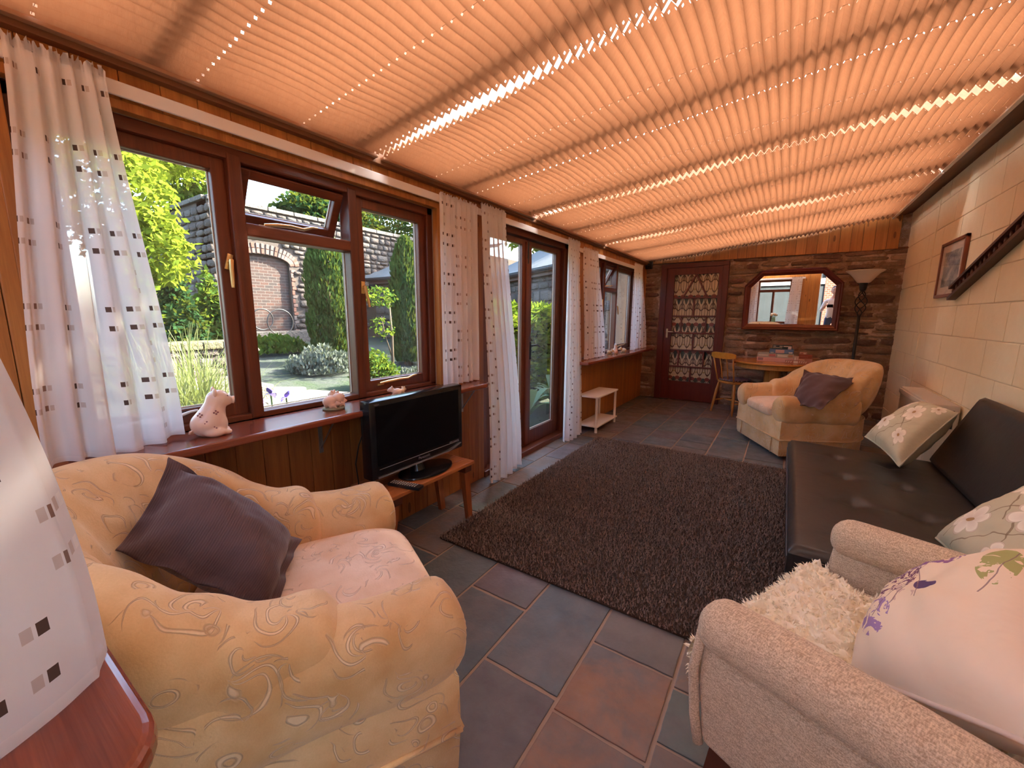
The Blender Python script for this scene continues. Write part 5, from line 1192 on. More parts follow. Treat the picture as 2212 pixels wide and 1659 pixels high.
# ------------------------------------------------------------------ ornaments
N = NT('pink_glazed_pottery'); pig_m = N.fin(N.mix(N.noise(N.oc(), 30, 2), (0.80,0.56,0.42), (0.86,0.64,0.50)), 0.22, 0.5)
resin = plain('pink_resin', (0.72,0.46,0.34), 0.5, 0.3, 0, 0.15); resin2 = plain('tan_resin', (0.62,0.42,0.24), 0.6, 0.3, 0, 0.15); mossy = plain('painted_base', (0.25,0.20,0.11), 0.7, 0.2, 0, 0.3)
flower_m = plain('painted_flower', (0.30,0.10,0.10), 0.4)
def blob(name, m_, par, parts, res=0.006):
    """one smooth body from overlapping balls"""
    mb = bpy.data.metaballs.new('mb'); mb.resolution = res; mb.render_resolution = res; mb.threshold = 0.25
    for c_, r_, s_ in parts:
        el = mb.elements.new(type='ELLIPSOID'); el.co = c_; el.radius = r_*1.55; el.size_x, el.size_y, el.size_z = s_; el.stiffness = 2.0
    o = bpy.data.objects.new('mbtmp', mb); COL.objects.link(o); bpy.context.view_layer.update()
    dg = bpy.context.evaluated_depsgraph_get(); me = bpy.data.meshes.new_from_object(o.evaluated_get(dg)); bpy.data.objects.remove(o); me.name = name
    me.materials.clear(); me.materials.append(m_); me.polygons.foreach_set('use_smooth', [True]*len(me.polygons)); return obj(name, me, par)
def ball(c_, r_, s_=(1,1,1), n=12):
    b = MB(); b.grid(lambda u, v: (c_[0]+r_*s_[0]*math.cos(2*PI*u)*math.sin(PI*v), c_[1]+r_*s_[1]*math.sin(2*PI*u)*math.sin(PI*v), c_[2]-r_*s_[2]*math.cos(PI*v)), n, n, cu=True); return b
# large sitting pig, nose towards +y
e = empty('pig_ornament', (-1.775,0.618,0.80), -0.25, 'large pink glazed pottery pig sitting on the sill', 'ornament', 'pig ornaments')
blob('body', pig_m, e, [((0,-0.005,0.045),0.046,(1,1.1,1)),((0,0.010,0.080),0.038,(1,1,1)),((0,0.020,0.108),0.030,(1,1,1)),((0,0.032,0.135),0.033,(1,1.05,0.95)),((0,0.060,0.127),0.019,(1,1,0.9)),((0.022,0.038,0.045),0.014,(1,1,2)),((-0.022,0.038,0.045),0.014,(1,1,2)),((0.022,0.046,0.010),0.014,(1,1.2,0.8)),((-0.022,0.046,0.010),0.014,(1,1.2,0.8)),((0.036,0.012,0.016),0.020,(0.9,1.5,0.8)),((-0.036,0.012,0.016),0.020,(0.9,1.5,0.8))], 0.005)
MB().tube([(0,0.074,0.127),(0,0.083,0.126)], [0.014,0.015], 14).build('snout', pig_m, e, True, sharp=40)
for s_ in (-1,1):
    ball((s_*0.027,0.022,0.163),0.016,(0.9,0.45,1.0)).build('ear', pig_m, e, True, rot=None); ball((s_*0.017,0.061,0.146),0.0032).build('eye', black_gloss, e, True); ball((s_*0.005,0.0835,0.127),0.0022).build('nostril', flower_m, e, True)
MB().tube([(0,-0.050,0.02),(0.004,-0.064,0.018),(0.014,-0.062,0.025),(0.012,-0.052,0.030)], [0.006,0.005,0.004,0.003], 8).build('tail', pig_m, e, True)
for y, z in ((-0.012,0.056),(0.018,0.092),(-0.03,0.088),(0.008,0.034)):
    for q in range(4): ball((0.0505-abs(y)*0.35,y+0.006*math.cos(q*1.6),z+0.006*math.sin(q*1.6)),0.0032,(0.6,1,1),8).build('painted_petal', flower_m, e, True)
def pigling(e, x, y, z, s_, rz, m_=None, pose=0):
    c_, n_ = math.cos(rz), math.sin(rz); T = lambda p_: (x+s_*(p_[0]*c_-p_[1]*n_), y+s_*(p_[0]*n_+p_[1]*c_), z+s_*p_[2]); m_ = m_ or resin
    ps = [((0,-0.01,0.026),0.020,(1,1.4,1)),((0,0.024,0.040),0.015,(1,1,1)),((0,0.040,0.037),0.008,(1,1,1)),((0.010,0.015,0.010),0.006,(1,1,1.6)),((-0.010,0.015,0.010),0.006,(1,1,1.6)),((0.011,-0.022,0.010),0.007,(1,1,1.5)),((-0.011,-0.022,0.010),0.007,(1,1,1.5)),((0.010,0.020,0.056),0.006,(1,0.7,1)),((-0.010,0.020,0.056),0.006,(1,0.7,1))]
    blob('pig', m_, e, [(T(c0),r_*s_,sz) for c0,r_,sz in ps], 0.004*max(0.7,s_))
e = empty('pig_ornament', (-1.795,1.14,0.80), 0.0, 'resin family of pink pigs on a mossy base on the sill', 'ornament', 'pig ornaments')
MB().lathe([(0.048,0.0),(0.052,0.006),(0.046,0.012),(0.02,0.014)], 20).build('base', mossy, e, True, sharp=50)
pigling(e,0.0,-0.005,0.010,1.25,0.3); pigling(e,0.005,0.016,0.030,1.0,1.9); pigling(e,0.018,0.030,0.008,0.7,0.1); pigling(e,0.026,-0.012,0.006,0.65,-0.9)
e = empty('pig_ornament', (-1.80,1.545,0.80), 0.0, 'small pink resin pigs peeping above the television', 'ornament', 'pig ornaments'); pigling(e,0,-0.018,0.0,0.95,2.4); pigling(e,0.0,0.026,0.0,0.8,0.2,resin2)
MB().lathe([(0.04,0.0),(0.042,0.004),(0.02,0.006)], 16).build('base', mossy, e, True)
for (x, y, lb, md) in ((-1.80,4.90,'crouching tan pig ornament on the sill of the smaller window beside the curtain',0), (-1.775,5.03,'tall upright pig ornament on the sill of the smaller window',1), (-1.76,5.27,'curled pig ornament at the corner end of the smaller window sill',2)):
    e = empty('pig_ornament', (x,y,0.785), 0.6*md, lb, 'ornament', 'pig ornaments')
    if md == 1: blob('body', resin, e, [((0,0,0.028),0.030,(1,1,1)),((0,0,0.065),0.022,(1,1,1.1)),((0,0.004,0.098),0.019,(1,1,1)),((0,0.022,0.094),0.009,(1,1,1)),((0.026,0.015,0.055),0.008,(1.6,1,1)),((-0.026,0.015,0.055),0.008,(1.6,1,1)),((0.018,0.026,0.012),0.011,(1,1.6,1)),((-0.018,0.026,0.012),0.011,(1,1.6,1))]); ball((0,0.0,0.120),0.016,(1,1,0.6)).build('cap', plain('white_glaze', (0.82,0.78,0.72), 0.4), e, True)
    else: pigling(e,0,0,0.0,1.25 if md == 2 else 1.15,-1.2+md,resin2)
    MB().lathe([(0.036,0.0),(0.038,0.004),(0.02,0.006)], 16).build('base', mossy, e, True)
# vase of cream roses on the back sill (seen in the mirror)
e = empty('flower_vase', (-1.15,-0.07,0.80), 0, 'green glass vase of cream roses on the sill opposite the mirror', 'vase')
MB().lathe([(0.035,0.0),(0.045,0.02),(0.05,0.08),(0.04,0.14),(0.048,0.17),(0.045,0.17),(0.036,0.14)], 20).build('vase', plain('green_glass', (0.25,0.38,0.22), 0.1), e, True)
rose = plain('cream_rose', (0.86,0.72,0.52), 0.6); grn = plain('rose_leaf', (0.06,0.14,0.04), 0.6)
for i in range(5):
    t = 2*PI*i/5; x, y, z = 0.055*math.cos(t), 0.055*math.sin(t), 0.23+0.02*(i%2)
    MB().tube([(0,0,0.12),(x*0.6,y*0.6,0.18),(x,y,z)], 0.003, 6).build('stem', grn, e)
    b = ball((x,y,z),0.036,(1,1,0.85),16); b.v = [tuple(Vector(v)+Vector((x,y,z)).normalized()*0.0+noise.noise_vector(Vector(v)*60)*0.006) for v in b.v]; b.build('rose_head', rose, e, True)
for i in range(6):
    t = 2*PI*i/6+0.5; b = MB(); b.grid(lambda u, v: (math.cos(t)*(0.04+0.07*u)-math.sin(t)*(v-0.5)*0.05*math.sin(PI*u), math.sin(t)*(0.04+0.07*u)+math.cos(t)*(v-0.5)*0.05*math.sin(PI*u), 0.19+0.03*u-0.03*u*u), 6, 3); b.build('leaf', grn, e, True)
# ------------------------------------------------------------------ garden
def gz(x, y):
    """garden ground level: rises from the house to the old wall"""
    return -0.02 + 0.60*smooth01((-2.4-x)/7.5) + 0.03*fbm((x*0.7,y*0.7,0))
N = NT('mossy_ground'); p = N.pos(False); f = N.noise(p, 1.6, 6, 0.65); g = N.noise(p, 14, 5, 0.65)
c = N.mix(N.ramp(f, [(0.40,(0,0,0)),(0.60,(1,1,1))]), (0.034,0.040,0.036), (0.020,0.036,0.014)); c = N.mix(N.math('MULTIPLY', g, 0.4), c, (0.075,0.08,0.074)); N.bump(g, 0.8, 0.03)
struct(MB().grid(lambda u, v: (lerp(-24,-2.0,u), lerp(-6,20,v), gz(lerp(-24,-2.0,u),lerp(-6,20,v))), 60, 60).build('ground', N.fin(c, 0.95, 0.1), None, True))
grng = random.Random(21)
# old stone garden wall with a bricked-up arch
GX = -10.5; CY = 4.06
N = NT('garden_stone'); p = N.pos(); f = N.noise(p, 5, 6, 0.65); g = N.noise(p, 26, 4, 0.65)
c = N.mix(f, N.ocol(), (0.11,0.092,0.082)); N.bump(N.math('ADD', f, g), 1.0, 0.06); gstone = N.fin(c, 0.95, 0.1)
gmort = plain('garden_lime_mortar', (0.075,0.062,0.055), 0.95, 0.1, 0, 0.25, 0.6, 30)
ac, ahw, asp, arise = 5.06, 0.66, 2.46, 0.20       # arch centre, half width, springing height, rise
WT = 3.72
gw = MB(); gw.box((GX-0.5,ac+ahw,0.0),(GX,22,WT)); gw.box((GX-0.5,CY,0.0),(GX,ac-ahw,WT))
arc = [(ac+ahw*math.cos(t), asp+arise*math.sin(t)) for t in [PI*i/14 for i in range(15)]]
gw.prism([(ac+ahw,WT)]+arc+[(ac-ahw,WT)], GX-0.5, GX, 'x'); gw.box((GX-0.55,CY,0.0),(GX-0.12,ac+ahw+0.1,2.75)); gw.box((-20,CY,0.0),(GX-0.02,CY+0.5,WT))
gw = struct(gw.build('wall_garden', gmort))
N = NT('old_brick_infill'); s_ = N.n('SeparateXYZ', {0: N.pos(False)}); cv = N.n('CombineXYZ', {0: s_.outputs[1], 1: s_.outputs[2]})
br = N.n('TexBrick', {'Vector': cv.outputs[0], 'Color1': (0.085,0.042,0.033), 'Color2': (0.045,0.037,0.036), 'Mortar': (0.13,0.115,0.105), 'Scale': 4.3, 'Mortar Size': 0.025, 'Bias': 0.1, 'Row Height': 0.30, 'Brick Width': 0.85})
N.bump(br.outputs[1], -0.6, 0.02); oldbrick = N.fin(N.mix(N.math('MULTIPLY', N.noise(N.pos(False), 4, 4), 0.6), br.outputs[0], (0.065,0.05,0.046)), 0.95, 0.1)
MB().prism([(ac+ahw,0.2)]+arc+[(ac-ahw,0.2)], GX-0.14, GX-0.10, 'x').build('brick_infill', oldbrick, gw)
vb = [MB().bbox((-0.06,-0.034,-0.055),(0.022,0.034,0.055),0.008).mesh('brick', plain(n_, c_, 0.95, 0.1, 0, 0.2, 0.4, 40)) for n_, c_ in (('brick_red',(0.14,0.07,0.055)),('brick_grey',(0.12,0.095,0.088)),('brick_pink',(0.18,0.11,0.092)))]
for ring_ in range(2):
    R_ = 1; nb = 22+2*ring_
    for i in range(nb):
        t = PI*(i+0.5)/nb; o_ = 0.065+0.125*ring_; x, z = ac+(ahw+o_)*math.cos(t), asp+(arise+o_)*math.sin(t)
        nx, nz = math.cos(t)/(ahw+o_), math.sin(t)/(arise+o_); obj('brick', grng.choice(vb), gw, (GX,x,z), (math.atan2(-nx,nz),0,0))
for zz in range(16):
    z = 0.75+0.105*zz; obj('brick', grng.choice(vb), gw, (GX+0.004,ac+ahw+0.05+0.03*(zz%2),z), (PI/2*(zz%2),0,0))
GC = [(0.15,0.122,0.11),(0.115,0.097,0.088),(0.19,0.165,0.145),(0.095,0.075,0.068),(0.15,0.11,0.096)]
def wall_stones(parent, u0, u1, z0, z1, place, rot, hs, ws, skip=lambda u,z: False, m_=None, d=0.05, cap=330):
    """coursed rubble; stones past the cap are joined into one part"""
    spots = []; z = z0
    while z < z1-0.04:
        h = min(grng.choice(hs), z1-z); u = u0
        while u < u1:
            w = grng.uniform(*ws)*(1.15 if h > hs[len(hs)//2] else 0.9)
            if not skip(u+w/2, z+h/2): spots.append((u+w/2, z+h/2, w, h))
            u += w
        z += h
    spots.sort(key=lambda q: -q[2]*q[3]); rest = MB(); RM = Matrix.Rotation(rot, 3, 'Z')
    for k, (u, z, w, h) in enumerate(spots):
        me = stone_mesh(w-0.016, h*grng.uniform(0.82,1.0)-0.010, 5000+grng.randrange(10**6), m_ or gstone, grng.uniform(0.45,1)*d, 12)
        if k < cap: o = obj('stone', me, parent, place(u,z), (0,grng.uniform(-0.06,0.06),rot)); o.color = (*grng.choice(GC), 1)
        else:
            p_ = Vector(place(u,z)); rest.add([tuple(p_+RM@v.co) for v in me.vertices], [tuple(f.vertices) for f in me.polygons]); bpy.data.meshes.remove(me)
    if rest.v: o = rest.build('small_stones', m_ or gstone, parent, True); o['kind'] = 'stuff'; o.color = (*GC[0], 1)
def skip_arch(u, z):
    if abs(u-ac) < ahw+0.30:
        if z < asp+0.05: return abs(u-ac) < ahw+0.16
        return ((u-ac)/(ahw+0.34))**2+((z-asp)/(arise+0.34))**2 < 1
    return False
wall_stones(gw, CY, 9.7, 0.55, WT-0.08, lambda u,z: (GX,u,z), PI/2, [0.10,0.12,0.15,0.19], (0.15,0.38), lambda u,z: skip_arch(u,z) or (u > 7.9 and z < 2.1), d=0.075, cap=300)
wall_stones(gw, -14.5, GX, 1.2, WT-0.10, lambda u,z: (u,CY,z), 0, [0.14,0.18,0.24], (0.22,0.5), d=0.05, cap=150)
for i in range(14):
    y = CY+i*0.62; MB().bbox((GX-0.55,y,WT-0.06),(GX+0.07,y+0.60,WT+0.035),0.015).build('coping_stone', gstone, gw).color = (0.26,0.235,0.21,1)
for i in range(6):
    x = GX-0.06-0.62*i; MB().bbox((x-0.60,CY-0.07,WT-0.06),(x,CY+0.5,WT+0.035),0.015).build('coping_stone', gstone, gw).color = (0.20,0.19,0.16,1)
# stone bench block against the arch
o = MB().bbox((GX+0.10,ac-0.9,0.45),(GX+0.45,ac+1.0,0.86),0.03).build('stone_bench', gstone); o.color = (0.12,0.115,0.11,1); tag(o, 'long stone bench below the bricked-up arch', 'bench')

# leaf clouds
def leafm(name, c1, c2, trans=0.35):
    N = NT(name); c1, c2 = [tuple(x*0.58 for x in q) for q in (c1, c2)]; c = N.mix(N.noise(N.pos(False), 7, 3), c1, c2)
    df = N.n('BsdfDiffuse', {'Color': c}); tl = N.n('BsdfTranslucent', {'Color': N.mix(0.35, c, (0.30,0.36,0.03), 'MIX')}); mx = N.n('MixShader', {0: trans, 1: df.outputs[0], 2: tl.outputs[0]})
    N.t.links.new(mx.outputs[0], N.out.inputs[0]); N.t.nodes.remove(N.b); return N.m
lf_bright = leafm('bright_leaf', (0.11,0.19,0.018), (0.25,0.31,0.035)); lf_mid = leafm('mid_leaf', (0.035,0.09,0.018), (0.095,0.17,0.032)); lf_dark = leafm('dark_leaf', (0.012,0.042,0.016), (0.036,0.08,0.03), 0.2)
lf_cyp = leafm('cypress_leaf', (0.028,0.066,0.02), (0.075,0.13,0.035), 0.15); lf_hedge = leafm('laurel_leaf', (0.06,0.15,0.012), (0.17,0.26,0.026), 0.3); lf_grey = leafm('lavender_leaf', (0.11,0.135,0.115), (0.20,0.225,0.19), 0.1)
lf_pale = leafm('striped_grass', (0.24,0.29,0.10), (0.42,0.45,0.25), 0.3); bark = plain('bark', (0.10,0.075,0.055), 0.95, 0.1, 0, 0.3, 0.6, 30)
def leaves(pts, size, asp=2.0, seed=0, droop=0.0, up=None):
    r = random.Random(seed); vs = []; fs = []
    for p_ in pts:
        s_ = size*r.uniform(0.6,1.3); a = Vector((r.gauss(0,1),r.gauss(0,1),r.gauss(0,0.7)-droop)); a.normalize()
        if up is not None: a = (a*0.45+Vector(up)).normalized()
        b_ = a.cross(Vector((r.gauss(0,1),r.gauss(0,1),r.gauss(0,1)))).normalized(); p_ = Vector(p_); i = len(vs)
        vs += [p_, p_+a*s_*0.5+b_*s_*0.5/asp, p_+a*s_, p_+a*s_*0.5-b_*s_*0.5/asp]; fs.append((i,i+1,i+2,i+3))
    b = MB(); b.v = [tuple(q) for q in vs]; b.f = fs; return b
def cloud(c, rad, n, seed, shell=0.55, lump=0.35):
    r = random.Random(seed); out = []
    while len(out) < n:
        d = Vector((r.gauss(0,1),r.gauss(0,1),r.gauss(0,1))).normalized(); k = (shell+(1-shell)*r.random()**0.6)*(1+lump*fbm((d.x*2+seed,d.y*2,d.z*2),3))
        out.append((c[0]+d.x*rad[0]*k, c[1]+d.y*rad[1]*k, c[2]+d.z*rad[2]*k))
    return out
def tree(loc, h, crowns, m_, n, size, label, cat='tree', grp=None, trunk=0.12, name='garden_tree', asp=2.0, droop=0.0, seed=1, up=None):
    z = gz(loc[0],loc[1]); e = empty(name, (loc[0],loc[1],z), 0, label, cat, grp or 'garden trees')
    pts = []
    for i, (c, rad, share) in enumerate(crowns): pts += cloud(c, rad, int(n*share), seed*17+i)
    leaves(pts, size, asp, seed, droop, up).build('foliage', m_, e, fixn=False)
    t = MB().tube([(0,0,-0.05),(0.03,0.02,h*0.35),(0.0,0.05,h*0.75)], [trunk,trunk*0.75,trunk*0.35], 8)
    t.build('trunk', bark, e, True); return e
G = lambda px, py, x: at(px, py, 'x', x)
# bright tree over the wall corner
p = G(288,420,-8.0); L = (p.x,p.y); z0 = gz(*L)
tree(L, p.z-z0, [((0,-0.25,p.z-z0+0.1),(0.9,0.70,1.0),0.55),((0.3,0.05,p.z-z0-0.75),(0.6,0.42,0.55),0.2),((-1.2,0.75,p.z-z0+1.05),(1.0,0.75,0.40),0.25)], lf_bright, 8000, 0.12, 'yellow green acacia tree beside the old garden wall', seed=3, droop=0.4)
p = G(405,380,-13.5); L = (p.x,p.y); z0 = gz(*L)
tree(L, 4.0, [((0,-0.1,p.z-z0+0.1),(1.2,1.15,0.9),1.0)], lf_mid, 3500, 0.18, 'mid green tree behind the shaded return of the garden wall', seed=4)
# conifers behind the wall
p = G(690,455,-14.5); L = (p.x,p.y); z0 = gz(*L)
tree(L, 4.6, [((0.3,-0.6,p.z-z0-0.25),(1.0,1.0,0.7),0.35),((0,0.9,p.z-z0-0.3),(1.1,1.2,1.0),0.65)], lf_dark, 6000, 0.22, 'dark conifer showing over the coping behind the arch', seed=5)
p = G(850,470,-19.0); L = (p.x,p.y); z0 = gz(*L)
tree(L, 5.0, [((0,0.3,p.z-z0+0.2),(2.2,2.6,1.7),1.0)], lf_dark, 6500, 0.24, 'dark broadleaf tree towering behind the slate-roofed lean-to', seed=6)
# planting further along, beyond the curtain side of the window
tree((-9.5,-0.8), 4.5, [((0,0,3.0),(1.5,1.6,1.9),1.0)], lf_mid, 3500, 0.2, 'round green tree beyond the acacia, past the window edge', seed=14)
tree((-10.5,-6.0), 5.0, [((0,0,3.2),(1.8,2.0,2.2),1.0)], lf_dark, 3500, 0.24, 'dark tree at the end of the garden past the window edge', seed=15)
# columnar cypresses
def cypress(px, pb, pt, x, wpx, label, seed):
    b0, t0 = G(px,pb,x), G(px,pt,x); H = t0.z-gz(x,b0.y); rad = abs(G(px+wpx/2,pb,x).y-G(px-wpx/2,pb,x).y)/2
    e = empty('cypress', (x,b0.y,gz(x,b0.y)), 0, label, 'tree', 'columnar cypresses'); r = random.Random(seed); pts = []
    for i in range(9000):
        v = r.random(); t = r.uniform(0,2*PI); rr = rad*(0.75+0.35*math.sin(PI*min(1,v*0.9+0.1)))*(1-max(0,(v-0.72)/0.28)**2)**0.5*(0.7+0.3*r.random()**0.4)*(1+0.22*fbm((math.cos(t)*2+seed,math.sin(t)*2,v*7),3))
        pts.append((rr*math.cos(t), rr*math.sin(t), 0.05+v*H))
    leaves(pts, 0.11, 2.8, seed, 0, (0,0,1)).build('foliage', lf_cyp, e, fixn=False); MB().tube([(0,0,-0.05),(0,0,H*0.5),(0,0,H*0.9)], [0.08,0.06,0.02], 8).build('trunk', bark, e)
cypress(718,780,520,-7.6,72,'columnar cypress in front of the stone wall beside the brick arch',31); cypress(884,825,528,-6.2,42,'columnar cypress in front of the lean-to roof',32)
def bush(px, py, x, rpx, hpx, m_, n, size, label, seed, cat='shrub', asp=2.0, up=None, grp=None, name='garden_shrub'):
    """mound of leaves from the ground up to the pixel row py-hpx"""
    c = G(px,py,x); ry = abs(G(px+rpx,py,x).y-c.y); z0 = gz(x,c.y); H = max(0.15, G(px,py-hpx,x).z-z0); e = empty(name, (x,c.y,z0), 0, label, cat, grp or 'garden shrubs')
    pts = []
    for q in cloud((0,0,0), (ry*0.75,ry,1.0), n*2, seed, 0.62, 0.4):
        if q[2] > -0.2: pts.append((q[0],q[1],H*max(0.02,0.15+0.85*q[2])))
    leaves(pts[:n], size, asp, seed, 0, up).build('foliage', m_, e, fixn=False)
    MB().tube([(0,0,-0.05),(0,0.02,H*0.5)], [0.03,0.015], 6).build('stem', bark, e)
bush(455,650,-8.4,44,50,lf_mid,4200,0.11,'glossy climbing shrub against the shaded garden wall',41); bush(372,600,-9.9,44,48,lf_dark,3200,0.10,'dense dark juniper below the acacia tree',42)
bush(395,700,-7.2,55,40,lf_dark,2600,0.09,'dark leafy shrub behind the striped grass',43); bush(300,640,-6.9,34,60,lf_bright,2600,0.10,'yellow green acacia sapling behind the sheer curtain',48)
bush(690,780,-6.4,58,26,lf_grey,3000,0.07,'silver grey lavender mound in front of the cypress',44,up=(0,0,1.0)); bush(815,790,-5.0,38,30,lf_mid,2000,0.07,'low green bush under the small bare tree',45)
bush(600,760,-8.2,60,30,lf_mid,1800,0.10,'low fern patch below the bricked-up arch',46,up=(0,0,0.7)); bush(890,820,-5.2,22,22,lf_grey,1200,0.06,'silver tuft at the foot of the slim cypress',47,up=(0,0,1))
# striped ornamental grass
c = G(405,870,-3.5); e = empty('ornamental_grass', (c.x,c.y,gz(c.x,c.y)), 0, 'pale striped ornamental grass arching outside the big window', 'grass plant'); r = random.Random(9); vs = []; fs = []
for i in range(1000):
    t = r.uniform(0,2*PI); L = r.uniform(0.6,1.25); lean = r.uniform(0.15,0.75); b0 = Vector((r.gauss(0,0.09),r.gauss(0,0.12),0)); w = 0.008; i0 = len(vs); sx, sy = -math.sin(t)*w, math.cos(t)*w
    for q in range(6):
        s_ = q/5; h = L*(s_-0.55*lean*s_*s_*s_)*1.05; o_ = L*lean*s_**1.8*0.75; k_ = 1-s_*0.85
        vs += [(b0.x+math.cos(t)*o_-sx*k_,b0.y+math.sin(t)*o_-sy*k_,h),(b0.x+math.cos(t)*o_+sx*k_,b0.y+math.sin(t)*o_+sy*k_,h)]
    fs += [(i0+2*q,i0+2*q+1,i0+2*q+3,i0+2*q+2) for q in range(5)]
b = MB(); b.v = vs; b.f = fs; o = b.build('blades', lf_pale, e, fixn=False); o['kind'] = 'stuff'
# irises
iris_m = plain('iris_petal', (0.20,0.14,0.42), 0.6); stem_m = plain('iris_stem', (0.12,0.22,0.07), 0.7)
for i, (px, py) in enumerate(((585,850),(618,858),(566,870))):
    c = G(px,py,-3.0-0.25*i); z0 = gz(-3.0-0.25*i,c.y); e = empty('iris', (-3.0-0.25*i,c.y,z0), 0.9*i, ['tallest violet iris outside the middle window light','smaller violet iris beside the tallest one','lowest violet iris beside the mullion'][i], 'flower', 'irises below the window')
    MB().tube([(0,0,0),(0.01,0,(c.z-z0)*0.6),(0,0,c.z-z0)], 0.006, 6).build('stem', stem_m, e)
    for q in range(6):
        t = PI/3*q; upq = q % 2
        MB().grid(lambda u, v: (math.cos(t)*0.045*u*(1.3-0.5*upq)-math.sin(t)*(v-0.5)*0.04*math.sin(PI*min(1,u*0.9+0.1)), math.sin(t)*0.045*u*(1.3-0.5*upq)+math.cos(t)*(v-0.5)*0.04*math.sin(PI*min(1,u*0.9+0.1)), c.z-z0+(0.05*u if upq else 0.02*u-0.05*u*u)), 6, 4).build('petal', iris_m, e, True)
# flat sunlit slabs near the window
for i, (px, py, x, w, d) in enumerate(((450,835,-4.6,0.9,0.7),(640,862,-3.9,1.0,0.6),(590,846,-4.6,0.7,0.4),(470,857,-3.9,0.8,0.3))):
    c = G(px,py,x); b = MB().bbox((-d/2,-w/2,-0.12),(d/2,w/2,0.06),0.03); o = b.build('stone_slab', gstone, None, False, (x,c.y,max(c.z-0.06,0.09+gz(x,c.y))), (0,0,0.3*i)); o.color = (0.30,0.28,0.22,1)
    tag(o, ['broad mossy stone slab behind the striped grass','broad pale stone slab beside the irises','narrow stone slab behind the irises','thin stone slab at the foot of the striped grass'][i], 'stone slab', 'stone slabs outside the window')
# low retaining wall with a mossy top
ya, yb_ = G(330,735,-6.0).y, G(512,735,-6.0).y; zt = G(440,738,-6.0).z
e = empty('retaining_wall', (-6.0,(ya+yb_)/2,0), 0, 'low stone retaining wall with a yellow mossy top behind the striped grass', 'garden wall')
MB().box((-0.28,-(yb_-ya)/2,0.0),(0.10,(yb_-ya)/2,zt-0.09)).build('core', gmort, e)
wall_stones(e, -(yb_-ya)/2, (yb_-ya)/2, 0.25, zt-0.08, lambda u,z: (0.10,u,z), PI/2, [0.10,0.14], (0.16,0.34), d=0.04, cap=60)
ncp = 4
for i in range(ncp):
    q = -(yb_-ya)/2+(yb_-ya)*i/ncp; o = MB().bbox((-0.32,q+0.005,zt-0.09),(0.16,q+(yb_-ya)/ncp-0.005,zt),0.02).build('capstone', gstone, e); o.color = (0.15,0.145,0.06,1)
# hoop sculpture
e = empty('hoop_sculpture', (-8.9,G(580,760,-8.9).y,gz(-8.9,3.9)), 0, 'two overlapping thin iron hoops on slender rods', 'sculpture'); z0 = e.location.z; y0 = e.location.y
for px, py, rp in ((567,690,23),(606,696,27)):
    c = G(px,py,-8.9); R_ = abs(G(px+rp,py,-8.9).y-c.y); MB().tube([(0,c.y-y0+R_*math.cos(2*PI*i/40),c.z-z0+R_*math.sin(2*PI*i/40)) for i in range(41)], 0.012, 6, False).build('hoop', black_metal, e, True)
for px in (592,600,610,620):
    c = G(px,735,-8.9); MB().tube([(0,c.y-y0,-0.2),(0,c.y-y0,c.z-z0)], 0.010, 6).build('rod', black_metal, e)
# small bare tree with a hanging pot
c = G(848,800,-5.6); z0 = gz(-5.6,c.y); e = empty('young_tree', (-5.6,c.y,z0), 0, 'slim young tree with sparse leaves in front of the rubble wall', 'tree')
tp = G(845,640,-5.6).z-z0
MB().tube([(0,0,-0.05),(0.0,0.02,tp*0.5),(0,-0.02,tp)], [0.03,0.022,0.012], 8).build('trunk', bark, e, True); MB().tube([(0,0,tp*0.25),(0,-0.14,tp*0.55),(0,-0.18,tp*0.75)], [0.012,0.009,0.005], 6).build('branch', bark, e, True)
leaves(cloud((0,-0.22,tp*0.98),(0.2,0.30,0.16),300,7)+cloud((0,-0.15,tp*0.62),(0.15,0.25,0.2),120,8), 0.075, 2, 6).build('foliage', lf_mid, e, fixn=False)
